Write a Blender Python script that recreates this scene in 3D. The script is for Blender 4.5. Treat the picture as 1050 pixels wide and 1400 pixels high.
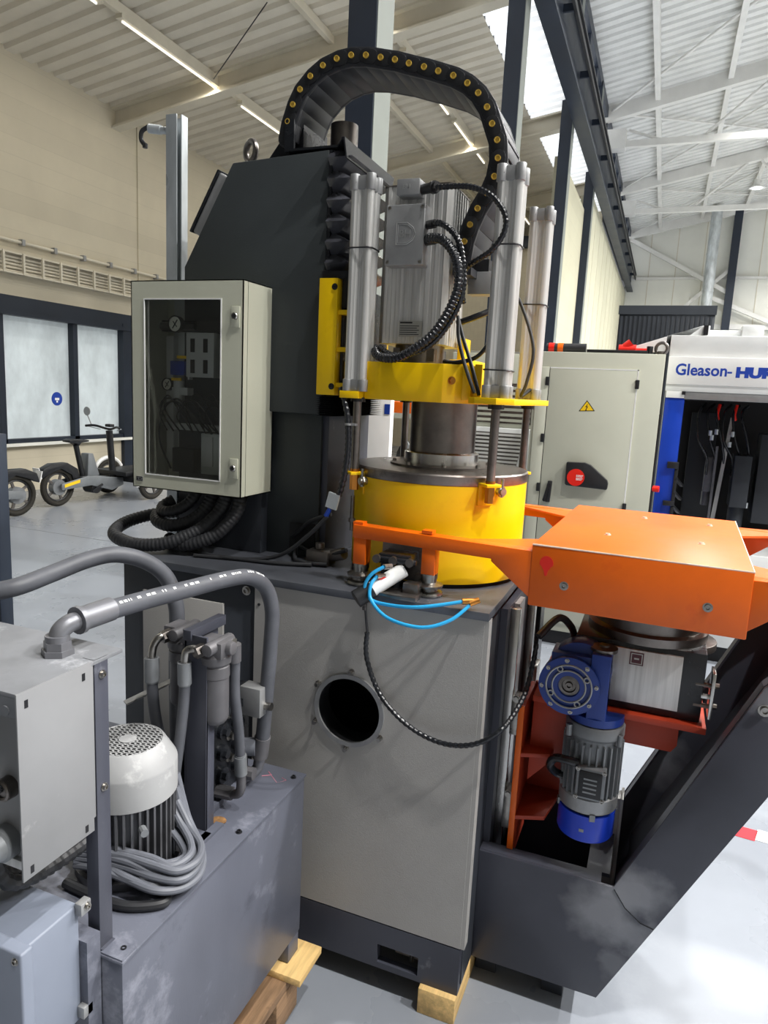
import bpy, bmesh, math, random
from mathutils import Vector, Matrix
random.seed(7)
for o in list(bpy.data.objects): bpy.data.objects.remove(o)
SC = bpy.context.scene
COL = SC.collection
PI = math.pi
R = math.radians

# ------------------------------------------------------------------ camera
f_px, pitch, roll, yaw = 961.34, R(9.624), R(2.835), R(-21.0)
cy, sy, cp, sp, cr, sr = math.cos(yaw), math.sin(yaw), math.cos(pitch), math.sin(pitch), math.cos(roll), math.sin(roll)
xw = Vector((cy, -sy, 0)); fw = Vector((sy*cp, cy*cp, -sp)); up0 = Vector((sy*sp, cy*sp, cp))
right = cr*xw + sr*up0; up = -sr*xw + cr*up0
cam = bpy.data.cameras.new('camera'); camo = bpy.data.objects.new('camera', cam); COL.objects.link(camo)
cam.sensor_fit = 'VERTICAL'; cam.sensor_height = 36.0; cam.lens = f_px*36/1400; cam.clip_start = .05; cam.clip_end = 200
m = Matrix((right, up, -fw)).transposed().to_4x4(); m.translation = (0, 0, 1.65); camo.matrix_world = m
SC.camera = camo
# ------------------------------------------------------------------ world, exposure
W = bpy.data.worlds.new('world'); SC.world = W; W.use_nodes = True
W.node_tree.nodes['Background'].inputs[0].default_value = (.93, .96, 1, 1)
W.node_tree.nodes['Background'].inputs[1].default_value = .16
SC.view_settings.view_transform = 'Standard'; SC.view_settings.look = 'None'
SC.view_settings.gamma = 1; SC.view_settings.use_curve_mapping = False
SC.view_settings.exposure = -.18
LAMP_W = 270
LAMP_W_SIDE = 800
STRIP_W = 21

# ------------------------------------------------------------------ materials
def lin(h):
    h = h.lstrip('#'); out = []
    for i in (0, 2, 4):
        c = int(h[i:i+2], 16)/255
        out.append(c/12.92 if c <= .04045 else ((c+.055)/1.055)**2.4)
    return out
MATS = {}
def mat(name, hexc, rough=.5, metal=0, var=.07, scale=6, stretch=(1, 1, 1), bump=0, bscale=220, scuff=None, emis=0, rvar=.1, coat=0, trans=0, ior=1.45, brick=None):
    mt = bpy.data.materials.new(name); mt.use_nodes = True; MATS[name] = mt
    nt = mt.node_tree; N = nt.nodes; L = nt.links; b = N['Principled BSDF']
    c = lin(hexc); tc = N.new('ShaderNodeTexCoord'); mp = N.new('ShaderNodeMapping'); mp.inputs['Scale'].default_value = stretch
    L.new(tc.outputs['Object'], mp.inputs['Vector'])
    n = N.new('ShaderNodeTexNoise'); n.inputs['Scale'].default_value = scale; n.inputs['Detail'].default_value = 6; n.inputs['Roughness'].default_value = .6
    L.new(mp.outputs[0], n.inputs['Vector'])
    cr_ = N.new('ShaderNodeValToRGB'); e = cr_.color_ramp.elements
    e[0].position = .3; e[1].position = .7
    e[0].color = [max(0, x*(1-var*2)) for x in c]+[1]; e[1].color = [min(1, x*(1+var*2)) for x in c]+[1]
    L.new(n.outputs['Fac'], cr_.inputs[0]); colout = cr_.outputs[0]
    if scuff:
        for (sh, amt, ss, lo) in scuff:
            n2 = N.new('ShaderNodeTexNoise'); n2.inputs['Scale'].default_value = ss; n2.inputs['Detail'].default_value = 8; n2.inputs['Roughness'].default_value = .7
            L.new(tc.outputs['Object'], n2.inputs['Vector'])
            r2 = N.new('ShaderNodeMapRange'); r2.inputs['From Min'].default_value = lo; r2.inputs['From Max'].default_value = min(.98, lo+.14); r2.inputs['To Max'].default_value = amt
            L.new(n2.outputs['Fac'], r2.inputs['Value'])
            mx = N.new('ShaderNodeMix'); mx.data_type = 'RGBA'; mx.inputs['B'].default_value = lin(sh)+[1]
            L.new(r2.outputs[0], mx.inputs['Factor']); L.new(colout, mx.inputs['A']); colout = mx.outputs['Result']
    bh = None
    if brick:
        bt = N.new('ShaderNodeTexBrick'); m2 = N.new('ShaderNodeMapping')
        m2.inputs['Rotation'].default_value = brick[1]
        L.new(tc.outputs['Object'], m2.inputs['Vector']); L.new(m2.outputs[0], bt.inputs['Vector'])
        bt.inputs['Scale'].default_value = brick[0]; bt.inputs['Mortar Size'].default_value = .012; bt.inputs['Mortar Smooth'].default_value = .6
        bt.inputs['Color1'].default_value = (1, 1, 1, 1); bt.inputs['Color2'].default_value = (.94, .94, .94, 1); bt.inputs['Mortar'].default_value = (.88, .88, .88, 1)
        mx = N.new('ShaderNodeMix'); mx.data_type = 'RGBA'; mx.blend_type = 'MULTIPLY'; mx.inputs['Factor'].default_value = 1
        L.new(colout, mx.inputs['A']); L.new(bt.outputs['Color'], mx.inputs['B']); colout = mx.outputs['Result']; bh = bt.outputs['Fac']
    L.new(colout, b.inputs['Base Color'])
    b.inputs['Metallic'].default_value = metal; b.inputs['IOR'].default_value = ior
    if trans: b.inputs['Transmission Weight'].default_value = trans
    if coat: b.inputs['Coat Weight'].default_value = coat; b.inputs['Coat Roughness'].default_value = .12
    rr = N.new('ShaderNodeMapRange'); rr.inputs['To Min'].default_value = max(.02, rough-rvar); rr.inputs['To Max'].default_value = min(1, rough+rvar)
    L.new(n.outputs['Fac'], rr.inputs['Value']); L.new(rr.outputs[0], b.inputs['Roughness'])
    if bump:
        n3 = N.new('ShaderNodeTexNoise'); n3.inputs['Scale'].default_value = bscale; n3.inputs['Detail'].default_value = 3
        L.new(mp.outputs[0], n3.inputs['Vector'])
        bp = N.new('ShaderNodeBump'); bp.inputs['Strength'].default_value = bump; bp.inputs['Distance'].default_value = .002
        L.new(n3.outputs['Fac'], bp.inputs['Height']); L.new(bp.outputs[0], b.inputs['Normal'])
    if emis:
        L.new(colout, b.inputs['Emission Color']); b.inputs['Emission Strength'].default_value = emis
    return name
mat('anthracite', '#363a41', .42, var=.06, scale=3, bump=.12, bscale=260, scuff=[('#8a8d92', .35, 30, .70)])
mat('anthracite_upper', '#323739', .5, var=.05, scale=4, bump=.15, bscale=240, scuff=[('#6e7476', .3, 22, .68)])
mat('anthracite_blue', '#42444e', .38, var=.07, scale=3, bump=.08, scuff=[('#9fa2aa', .45, 9, .62), ('#83868f', .5, 40, .68)])
mat('tank_paint', '#585b66', .36, var=.09, scale=3, stretch=(1, 1, .35), bump=.06, scuff=[('#9c9fab', .6, 4, .56), ('#34363e', .6, 9, .60), ('#c4c6cf', .6, 45, .70)])
mat('slab_steel', '#565960', .38, .35, var=.10, scale=5, bump=.08, scuff=[('#b9bbc0', .5, 60, .68), ('#24262b', .7, 7, .58)])
mat('panel_grey', '#a19f9c', .42, var=.03, scale=4, bump=.28, bscale=420, scuff=[('#d0d0ce', .5, 120, .74)])
mat('light_grey', '#c0c1af', .45, var=.03, scale=4, bump=.06, bscale=300)
mat('sheet_grey', '#808183', .45, var=.04, scale=5, scuff=[('#70716e', .6, 60, .72), ('#d6d6d6', .4, 12, .66)])
mat('junction_grey', '#777e8c', .45, var=.03, scale=5)
mat('device_white', '#c8c9c8', .45, var=.03, scale=6)
mat('fan_white', '#98999a', .45, var=.05, scale=6, scuff=[('#d6d6d6', .5, 10, .6)])
mat('lit_side', '#747973', .5, var=.03)  # lighter tone painted for the lit faces of the columns
mat('dusty_grey', '#75777b', .5, var=.12, scale=6, scuff=[('#b5b7bb', .8, 9, .57), ('#4c4e52', .5, 14, .60)])
mat('chalk_pink', '#a8707e', .8, var=.1)
mat('crumbs', '#7d5c38', .8, var=.3, scale=80)
mat('motor_dark', '#5f6064', .45, .3, var=.1, scale=14)
mat('yellow_paint', '#f2c600', .38, var=.03, scale=5, bump=.10, bscale=160, scuff=[('#4a3a06', .8, 55, .72), ('#d8a400', .4, 9, .6)])
mat('orange_paint', '#e4640b', .36, var=.05, scale=5, bump=.08, bscale=160, scuff=[('#e9a27d', .55, 48, .71), ('#cf4a0c', .5, 8, .58)])
mat('orange_shaded', '#a5361a', .5, var=.08, scale=6)  # the same orange paint with the shade under the table put into its colour
mat('worn_edge', '#d8c3b4', .5, var=.1, scale=30)
mat('aluminium', '#c2c2c0', .36, .45, var=.10, scale=6, stretch=(16, 16, .5), rvar=.12)
mat('cast_grey', '#98999a', .42, .5, var=.04, scale=20, bump=.12, bscale=300)
mat('steel_dark', '#77726e', .32, .9, var=.22, scale=7, stretch=(1, 1, 1), rvar=.14, scuff=[('#3a3532', .6, 9, .56)])
mat('steel_bright', '#c4c2be', .25, 1, var=.12, scale=30, stretch=(1, 1, .2))
mat('steel_bolt', '#a09d98', .3, 1, var=.1, scale=60)
mat('galvanised', '#c4cacd', .32, .45, var=.14, scale=8, stretch=(1, 1, .3))
mat('hose_metal', '#74757a', .38, .4, var=.08, scale=14)
mat('black_plastic', '#1c1d20', .42, var=.1, scale=20)
mat('black_rubber', '#26272a', .5, var=.1, scale=20)
mat('black_gloss', '#1d1f23', .26, var=.08, scale=9)
mat('bellows_black', '#46474d', .22, var=.12, scale=12, scuff=[('#7b7c83', .3, 20, .66)])
mat('hose_grey', '#505258', .5, var=.08, scale=18, scuff=[('#83858d', .4, 30, .62)])
mat('cable_grey', '#63666e', .5, var=.06, scale=18)
mat('chain_cheek', '#1c1d20', .4, var=.08, scale=15)
mat('filter_grey', '#5c5b5e', .45, .2, var=.08, scale=15)
mat('chain_plastic', '#2b2c30', .42, var=.08, scale=15)
mat('pin_yellow', '#b8983f', .4, var=.12, scale=30)
mat('blue_gear', '#1f3a86', .36, var=.08, scale=12, bump=.1)
mat('blue_cover', '#1b3fc4', .34, var=.05, scale=8)
mat('blue_tube', '#2b9fd6', .3, var=.03, scale=5)
mat('gear_motor_grey', '#7f8285', .42, .3, var=.08, scale=12)
mat('white_paint', '#e8e8e6', .4, var=.03, scale=3)
mat('machine_white', '#dcdedd', .4, var=.04, scale=3, scuff=[('#a9aaa8', .5, 6, .62)])
mat('cabinet_grey', '#b3b4a5', .42, var=.02, scale=3, bump=.04, scuff=[('#a8a99e', .4, 8, .68)])
mat('machine_blue', '#08349c', .34, var=.04, scale=4)
mat('logo_blue', '#1d3f9e', .4, var=0)
mat('red_plastic', '#e02418', .35, var=.03)
mat('post_metal', '#c2c3c0', .4, .1, var=.08, scale=8)
mat('warn_yellow', '#f4c81c', .4, var=.02)
mat('ink_black', '#16161a', .5, var=0)
mat('ink_white', '#eeeeee', .5, var=0)
mat('label_maroon', '#4a1a22', .4, var=.05)
mat('label_silver', '#a9a9a4', .4, .3, var=.05)
mat('brass', '#c0813e', .3, 1, var=.1)
mat('wood_new', '#d9b679', .6, var=.14, scale=9, stretch=(6, .6, 6), bump=.3, bscale=60, scuff=[('#a2702f', .6, 25, .64)])
mat('wood_old', '#8f7256', .7, var=.2, scale=9, stretch=(8, .7, 8), bump=.4, bscale=60, scuff=[('#4b3626', .7, 12, .56)])
mat('floor_epoxy', '#888d95', .28, var=.05, scale=.7, rvar=.10, bump=.03, bscale=4, scuff=[('#a3a8af', .5, .9, .52), ('#757a80', .4, 2.5, .62)])
mat('wall_cream', '#c8bfa9', .7, var=.03, scale=1.2, brick=(2.1, (R(90), 0, R(90))), bump=.2, bscale=80)
mat('wall_brick_white', '#b9b59c', .7, var=.03, scale=1.2, brick=(1.7, (R(90), 0, R(90))))
mat('wall_white', '#e2e2da', .7, var=.02, scale=1)
mat('wall_far_grey', '#77756f', .7, var=.05, scale=1)
mat('wall_panel', '#bdbaa2', .6, var=.03, scale=.6)
mat('roof_cream', '#cfc8b8', .6, var=.05, scale=1.2)
mat('roof_white', '#d3d3d0', .6, var=.05, scale=1.4)
mat('beam_cream', '#cdc6b4', .6, var=.04, scale=2)
mat('beam_white', '#d8d7d3', .6, var=.04, scale=2)
mat('steel_navy', '#232b38', .45, var=.08, scale=2)
mat('frame_dark', '#1c2430', .45, var=.06, scale=3)
mat('daylight', '#eef3f8', .5, var=.08, scale=5, stretch=(1, 6, 1), emis=.85)
mat('window_frosted', '#bcc5c8', .35, var=.13, scale=1.6, stretch=(1, 1, .6), emis=.33)
mat('lamp_glow', '#ffffff', .5, var=0, emis=30)
mat('tube_glow', '#fff8ea', .5, var=0, emis=1.6)
mat('container_black', '#2c3036', .5, var=.06, scale=3)
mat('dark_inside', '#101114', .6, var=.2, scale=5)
mat('inside_plate', '#c4c8c6', .5, var=.08, scale=5)
mat('gauge_face', '#eceade', .4, var=.01)
mat('tyre', '#28251f', .8, var=.12, scale=30)
mat('bike_grey', '#7c8083', .4, .3, var=.05)
mat('tape_red', '#d8303a', .5, var=.05)
mat('embossed', '#a4a5a5', .36, .5, var=.03)
def glass(name, tint):
    mt = bpy.data.materials.new(name); mt.use_nodes = True; MATS[name] = mt; nt = mt.node_tree; nt.nodes.clear(); N = nt.nodes.new
    o = N('ShaderNodeOutputMaterial'); mx = N('ShaderNodeMixShader'); tr_ = N('ShaderNodeBsdfTransparent'); gl = N('ShaderNodeBsdfGlossy'); fr_ = N('ShaderNodeFresnel')
    tr_.inputs['Color'].default_value = (*tint, 1); gl.inputs['Roughness'].default_value = .02; fr_.inputs['IOR'].default_value = 1.5
    nt.links.new(fr_.outputs[0], mx.inputs[0]); nt.links.new(tr_.outputs[0], mx.inputs[1]); nt.links.new(gl.outputs[0], mx.inputs[2]); nt.links.new(mx.outputs[0], o.inputs[0])
glass('smoked_glass', (.93, .95, .945))
def primer_paint(name, spots):
    """dark frame paint with patches of grey primer sprayed over the welds"""
    mat(name, '#42444e', .38, var=.07, scale=3, bump=.08, scuff=[('#9fa2aa', .4, 30, .70)])
    nt = MATS[name].node_tree; N = nt.nodes; L = nt.links; b = N['Principled BSDF']; col = b.inputs['Base Color'].links[0].from_socket
    tc = [n for n in N if n.type == 'TEX_COORD'][0]; nz = N.new('ShaderNodeTexNoise'); nz.inputs['Scale'].default_value = 16; nz.inputs['Detail'].default_value = 6; L.new(tc.outputs['Object'], nz.inputs['Vector'])
    for p, r0, am in spots:
        d = N.new('ShaderNodeVectorMath'); d.operation = 'DISTANCE'; d.inputs[1].default_value = p; L.new(tc.outputs['Object'], d.inputs[0])
        ad = N.new('ShaderNodeMath'); ad.operation = 'MULTIPLY_ADD'; ad.inputs[1].default_value = .12; L.new(nz.outputs['Fac'], ad.inputs[0]); L.new(d.outputs['Value'], ad.inputs[2])
        mr = N.new('ShaderNodeMapRange'); mr.inputs['From Min'].default_value = r0+.06; mr.inputs['From Max'].default_value = r0*.35+.06; mr.inputs['To Max'].default_value = am; L.new(ad.outputs[0], mr.inputs['Value'])
        mx = N.new('ShaderNodeMix'); mx.data_type = 'RGBA'; mx.inputs['B'].default_value = lin('#85878d')+[1]; L.new(mr.outputs[0], mx.inputs['Factor']); L.new(col, mx.inputs['A']); col = mx.outputs['Result']
    L.new(col, b.inputs['Base Color'])
primer_paint('frame_primed', [((.0, 1.757, .34), .11, .8), ((.07, 1.757, .42), .09, .8), ((.08, 1.757, .30), .07, .7), ((.30, 1.757, 1.0), .06, .8), ((.10, 2.24, .55), .10, .6), ((.03, 1.757, .20), .05, .4)])

# ------------------------------------------------------------------ geometry builder
def frame(d):
    d = Vector(d).normalized(); a = Vector((0, 0, 1)) if abs(d.z) < .95 else Vector((1, 0, 0))
    u = d.cross(a).normalized(); return u, d.cross(u).normalized(), d
class G:
    def __init__(s): s.v = []; s.f = []
    def add(s, vs, fs):
        n = len(s.v); s.v += [tuple(x) for x in vs]; s.f += [tuple(i+n for i in q) for q in fs]; return s
    def box(s, x0, x1, y0, y1, z0, z1):
        return s.add([(x0, y0, z0), (x1, y0, z0), (x1, y1, z0), (x0, y1, z0), (x0, y0, z1), (x1, y0, z1), (x1, y1, z1), (x0, y1, z1)],
                     [(0, 3, 2, 1), (4, 5, 6, 7), (0, 1, 5, 4), (1, 2, 6, 5), (2, 3, 7, 6), (3, 0, 4, 7)])
    def cbox(s, c, h, M=None):
        k = G().box(-h[0], h[0], -h[1], h[1], -h[2], h[2])
        T = Matrix.Translation(c) @ (M.to_4x4() if M else Matrix())
        return s.add([T @ Vector(p) for p in k.v], k.f)
    def bar(s, p, q, w, h, upv=(0, 0, 1)):
        p = Vector(p); q = Vector(q); d = (q-p).normalized(); u = d.cross(Vector(upv)).normalized(); t = u.cross(d)
        vs = []
        for c in (p, q):
            for a, b in ((-1, -1), (1, -1), (1, 1), (-1, 1)): vs.append(c+u*a*w/2+t*b*h/2)
        return s.add(vs, [(0, 1, 2, 3), (7, 6, 5, 4), (0, 4, 5, 1), (1, 5, 6, 2), (2, 6, 7, 3), (3, 7, 4, 0)])
    def prism(s, pts, ax, a, b):
        P = {'X': lambda p, t: (t, p[0], p[1]), 'Y': lambda p, t: (p[0], t, p[1]), 'Z': lambda p, t: (p[0], p[1], t)}[ax]
        n = len(pts); vs = [P(p, a) for p in pts]+[P(p, b) for p in pts]
        return s.add(vs, [tuple(range(n)), tuple(range(2*n-1, n-1, -1))]+[(i, i+n, (i+1) % n+n, (i+1) % n) for i in range(n)])
    def cyl(s, p, q, r, r2=None, n=24):
        r2 = r if r2 is None else r2; p = Vector(p); q = Vector(q); u, w, d = frame(q-p); vs = []
        for c, k in ((p, r), (q, r2)):
            for i in range(n): t = 2*PI*i/n; vs.append(c+u*k*math.cos(t)+w*k*math.sin(t))
        return s.add(vs, [tuple(range(n))[::-1], tuple(range(n, 2*n))]+[(i, (i+1) % n, (i+1) % n+n, i+n) for i in range(n)])
    def lathe(s, prof, o, d=(0, 0, 1), n=32, caps=True, ang=None):
        o = Vector(o); u, w, d = frame(d); vs = []; fs = []
        for (r, h) in prof:
            for i in range(n): t = 2*PI*i/n; vs.append(o+d*h+u*r*math.cos(t)+w*r*math.sin(t))
        for k in range(len(prof)-1):
            for i in range(n): j = (i+1) % n; fs.append((k*n+i, k*n+j, (k+1)*n+j, (k+1)*n+i))
        if caps:
            if prof[0][0] > 1e-5: fs.append(tuple(range(n))[::-1])
            if prof[-1][0] > 1e-5: b = (len(prof)-1)*n; fs.append(tuple(range(b, b+n)))
        return s.add(vs, fs)
    def tube(s, pts, r, n=10, closed=False, caps=True):
        pts = [Vector(p) for p in pts]; m_ = len(pts); rs = r if isinstance(r, (list, tuple)) else [r]*m_
        t = [(pts[(i+1) % m_ if closed else min(i+1, m_-1)]-pts[i-1 if closed else max(i-1, 0)]).normalized() for i in range(m_)]
        u, w, _ = frame(t[0]); vs = []
        for i in range(m_):
            if i:
                u = (u-t[i]*u.dot(t[i])).normalized(); 
            w = t[i].cross(u)
            for k in range(n): a = 2*PI*k/n; vs.append(pts[i]+(u*math.cos(a)+w*math.sin(a))*rs[i])
        fs = []
        for i in range(m_ if closed else m_-1):
            b = ((i+1) % m_)*n
            for k in range(n): j = (k+1) % n; fs.append((i*n+k, i*n+j, b+j, b+k))
        if caps and not closed: fs.append(tuple(range(n))[::-1]); fs.append(tuple(range((m_-1)*n, m_*n)))
        return s.add(vs, fs)
    def torus(s, c, Rr, r, nrm=(0, 0, 1), n=32, k=10):
        u, w, d = frame(nrm); c = Vector(c)
        return s.tube([c+(u*math.cos(2*PI*i/n)+w*math.sin(2*PI*i/n))*Rr for i in range(n)], r, k, closed=True)
    def ball(s, c, r, n=12, sc=(1, 1, 1)):
        c = Vector(c); vs = []; fs = []; m_ = n//2
        for i in range(m_+1):
            a = PI*i/m_
            for k in range(n): b = 2*PI*k/n; vs.append((c.x+r*sc[0]*math.sin(a)*math.cos(b), c.y+r*sc[1]*math.sin(a)*math.sin(b), c.z+r*sc[2]*math.cos(a)))
        for i in range(m_):
            for k in range(n): j = (k+1) % n; fs.append((i*n+k, (i+1)*n+k, (i+1)*n+j, i*n+j))
        return s.add(vs, fs)
    def xf(s, M): s.v = [tuple(M @ Vector(p)) for p in s.v]; return s
def smooth(ctrl, n=8):
    P = [Vector(p) for p in ctrl]; out = []
    for i in range(len(P)-1):
        a = P[max(i-1, 0)]; b = P[i]; c = P[i+1]; d = P[min(i+2, len(P)-1)]
        for k in range(n):
            t = k/n; out.append(.5*((2*b)+(-a+c)*t+(2*a-5*b+4*c-d)*t*t+(-a+3*b-3*c+d)*t*t*t))
    out.append(P[-1]); return out
def resample(pts, step):
    out = [pts[0].copy()]; acc = 0
    for a, b in zip(pts, pts[1:]):
        L = (b-a).length; t = step-acc
        while t <= L and L > 0: out.append(a+(b-a)*(t/L)); t += step
        acc = (acc+L) % step if L else acc
    return out
def hose(ctrl, r, n=10): return G().tube(smooth(ctrl, 8), r, n)
def corr(ctrl, r, step=.0027, depth=.84, n=10):
    p = resample(smooth(ctrl, 10), step); return G().tube(p, [r if (i//2) % 2 == 0 else r*depth for i in range(len(p))], n)

def mesh(name, g, bevel=0, seg=2, ang=35):
    me = bpy.data.meshes.new(name); me.from_pydata(g.v, [], g.f)
    bm = bmesh.new(); bm.from_mesh(me)
    bmesh.ops.remove_doubles(bm, verts=bm.verts, dist=1e-6)
    bmesh.ops.recalc_face_normals(bm, faces=bm.faces)
    if bevel:
        ed = [e for e in bm.edges if len(e.link_faces) == 2 and e.calc_face_angle(0) > R(ang)]
        if ed: bmesh.ops.bevel(bm, geom=ed, offset=bevel, segments=seg, profile=.5, affect='EDGES', clamp_overlap=True)
    bm.to_mesh(me); bm.free()
    me.shade_smooth(); me.set_sharp_from_angle(angle=R(32)); me.update()
    return me
PLOC = {}
def link(name, me, mt=None, parent=None, loc=None, rot=None):
    o = bpy.data.objects.new(name, me); COL.objects.link(o)
    if mt and me is not None and not me.materials: me.materials.append(MATS[mt])
    if loc is not None: o.location = loc
    if rot is not None: o.rotation_euler = rot
    if parent is not None: o.parent = parent; o.matrix_parent_inverse = Matrix.Translation(-Vector(PLOC.get(parent.name, (0, 0, 0))))
    return o
def part(name, g, mt, parent, bevel=0, seg=2, label=None):
    o = link(name, mesh(name, g, bevel, seg), mt, parent)
    if label: o['label'] = label
    return o
def tag(o, label, cat, group=None):
    o['label'] = label; o['category'] = cat
    if group: o['group'] = group
    return o
def thing(name, label, cat, loc=(0, 0, 0), group=None):
    o = bpy.data.objects.new(name, None); COL.objects.link(o); o.location = loc; o.empty_display_size = .1
    PLOC[o.name] = loc
    return tag(o, label, cat, group)
def solo(name, g, mt, label, cat, group=None, bevel=0, seg=2):
    return tag(link(name, mesh(name, g, bevel, seg), mt), label, cat, group)
def struct(name, g, mt, bevel=0, parent=None):
    o = link(name, mesh(name, g, bevel), mt, parent)
    if parent is None: o['kind'] = 'structure'
    return o
def text_mesh(name, body, size, M, mt, parent, ext=.0006, bold=0, sx=1.0):
    cu = bpy.data.curves.new(name, 'FONT'); cu.body = body; cu.size = size; cu.extrude = ext; cu.offset = bold; cu.resolution_u = 3
    t = bpy.data.objects.new('tmp', cu); COL.objects.link(t)
    bpy.context.view_layer.update()
    me = bpy.data.meshes.new_from_object(t.evaluated_get(bpy.context.evaluated_depsgraph_get()))
    bpy.data.objects.remove(t); me.name = name
    me.transform(M @ Matrix.Diagonal((sx, 1, 1, 1))); me.materials.clear()
    return link(name, me, mt, parent)
def plate_hole(x0, x1, z0, z1, y0, y1, hole):
    """plate in the XZ plane with one hole given as a list of (x,z)"""
    g = G(); bm = bmesh.new(); rings = []
    for pts in ([(x0, z0), (x1, z0), (x1, z1), (x0, z1)], hole):
        vs = [bm.verts.new((x, y0, z)) for x, z in pts]; rings.append(vs)
        for i in range(len(vs)): bm.edges.new((vs[i], vs[(i+1) % len(vs)]))
    bmesh.ops.triangle_fill(bm, edges=bm.edges[:], use_beauty=True)
    bm.verts.index_update()
    vs = [tuple(v.co) for v in bm.verts]; fs = [tuple(v.index for v in f.verts) for f in bm.faces]
    g.add(vs, fs); g.add([(x, y1, z) for x, _, z in vs], [f[::-1] for f in fs])
    n = len(vs)
    for r in rings:
        idx = [v.index for v in r]
        for i in range(len(idx)): a, b = idx[i], idx[(i+1) % len(idx)]; g.f.append((a, b, b+n, a+n))
    bm.free(); return g
def circ(cx, cz, r, n=40): return [(cx+r*math.cos(2*PI*i/n), cz+r*math.sin(2*PI*i/n)) for i in range(n)]
def rrect(x0, x1, y0, y1, r, n=5):
    out = []
    for cx, cy_, a0 in ((x1-r, y1-r, 0), (x0+r, y1-r, 90), (x0+r, y0+r, 180), (x1-r, y0+r, 270)):
        for i in range(n+1): a = R(a0+90*i/n); out.append((cx+r*math.cos(a), cy_+r*math.sin(a)))
    return out
# bolts: shared meshes, head axis +Z at local origin
def bolt_mesh(r, h, sock=True):
    g = G().lathe([(r*1.5, 0), (r*1.5, h*.15), (r, h*.15), (r, h), (r*.6, h), (r*.55, h*.4), (.0001, h*.4)] if sock else [(r*1.5, 0), (r*1.5, h*.2), (r, h*.2), (r, h), (0.0001, h)], (0, 0, 0), n=12)
    return mesh('bolt', g)
def hex_mesh(r, h): return mesh('hex_bolt', G().cyl((0, 0, 0), (0, 0, h*.2), r*1.35, n=14).cyl((0, 0, h*.2), (0, 0, h), r, n=6))
BOLT = {}
def bolt(parent, p, d, r=.005, h=.006, name='bolt', mt='steel_bolt', kind='s'):
    key = (r, h, mt, kind)
    if key not in BOLT: BOLT[key] = bolt_mesh(r, h) if kind == 's' else hex_mesh(r, h)
    return link(name, BOLT[key], mt, parent, p, Vector((0, 0, 1)).rotation_difference(Vector(d)).to_euler())

# ================================================================== THE HALL
XC = -2.1                      # column row between the two bays
XW = -8.4                      # left wall
COLY = [4.78, 9.15, 13.55, 17.6]
struct('floor', G().box(-8.6, 14, -9, 33.2, -.2, 0), 'floor_epoxy')
for n_, yy in enumerate((5.6, 10.2)):
    struct('trim_%d' % (20+n_), G().box(XW, 13, yy, yy+.006, 0, .0015), 'dusty_grey')
wl = struct('wall_left', G().box(XW-.25, XW, -2, 21, 0, .70).box(XW-.25, XW, -2, 21, 2.62, 5.85).box(XW-.25, XW, 9.62, 21, .70, 2.62).box(XW-.25, XW, -2, 3.0, .70, 2.62), 'wall_cream')
struct('trim_1', G().box(XW-.02, XW+.02, 9.86, 9.90, 2.7, 5.8), 'wall_cream')
# window band in the left wall
wf = struct('window_1', G().box(XW-.12, XW+.06, 3.0, 9.85, 2.50, 2.70).box(XW-.10, XW+.05, 3.0, 9.62, .70, .76).box(XW-.12, XW+.07, 9.42, 9.84, 0, 2.55).box(XW-.06, XW+.09, 3, 9.7, 2.44, 2.50), 'frame_dark')
edges_y = [3.0, 3.95, 5.0, 6.05, 7.12, 8.42, 9.42]
for a in edges_y[1:-1]: struct('mullion', G().box(XW-.10, XW+.05, a-.045, a+.045, .70, 2.50), 'frame_dark', parent=wf)
for a, b in zip(edges_y, edges_y[1:]): struct('pane', G().box(XW-.06, XW-.05, a, b, .72, 2.5), 'window_frosted', parent=wf)
struct('transom', G().box(XW-.10, XW+.04, 6.05, 7.12, 1.78, 1.84), 'frame_dark', parent=wf)
struct('sill', G().box(XW-.05, XW+.10, 3.0, 9.62, .66, .70), 'wall_white', parent=wf)
st = solo('safety_sticker', G().cyl((XW-.048, 8.13, 1.32), (XW-.044, 8.13, 1.32), .10, n=28), 'logo_blue', 'round blue safety sticker on the frosted window pane', 'sticker')
part('mark', G().box(XW-.0438, XW-.043, 8.09, 8.17, 1.30, 1.335).box(XW-.0438, XW-.043, 8.115, 8.145, 1.265, 1.295), 'ink_white', st)
# cable tray and conduit on the left wall
t = thing('cable_tray', 'cream wall-mounted cable tray with upright ribs above the window band', 'cable tray', (XW+.1, 8, 2.98))
part('tray', G().box(XW+.01, XW+.14, 0, 12, 2.98, 3.0).box(XW+.01, XW+.03, 0, 12, 3.0, 3.26).box(XW+.01, XW+.13, 0, 12, 3.24, 3.26), 'beam_cream', t)
for k in range(30): part('rib', G().box(XW+.12, XW+.15, 2+.32*k, 2.03+.32*k, 2.98, 3.26), 'beam_cream', t)
for k in range(5): part('cable', G().cyl((XW+.06, 0, 3.02+.045*k), (XW+.06, 12, 3.02+.045*k), .016, n=8), 'beam_cream', t)
t = thing('wall_conduit', 'thin grey conduit pipe with clips running above the cable tray', 'conduit', (XW+.05, 8, 3.42))
part('pipe', G().cyl((XW+.04, 0, 3.42), (XW+.04, 12, 3.42), .022, n=10), 'beam_cream', t)
for k in range(18): part('clip', G().box(XW, XW+.075, 2+.55*k, 2.05+.55*k, 3.38, 3.46), 'cast_grey', t)

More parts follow.
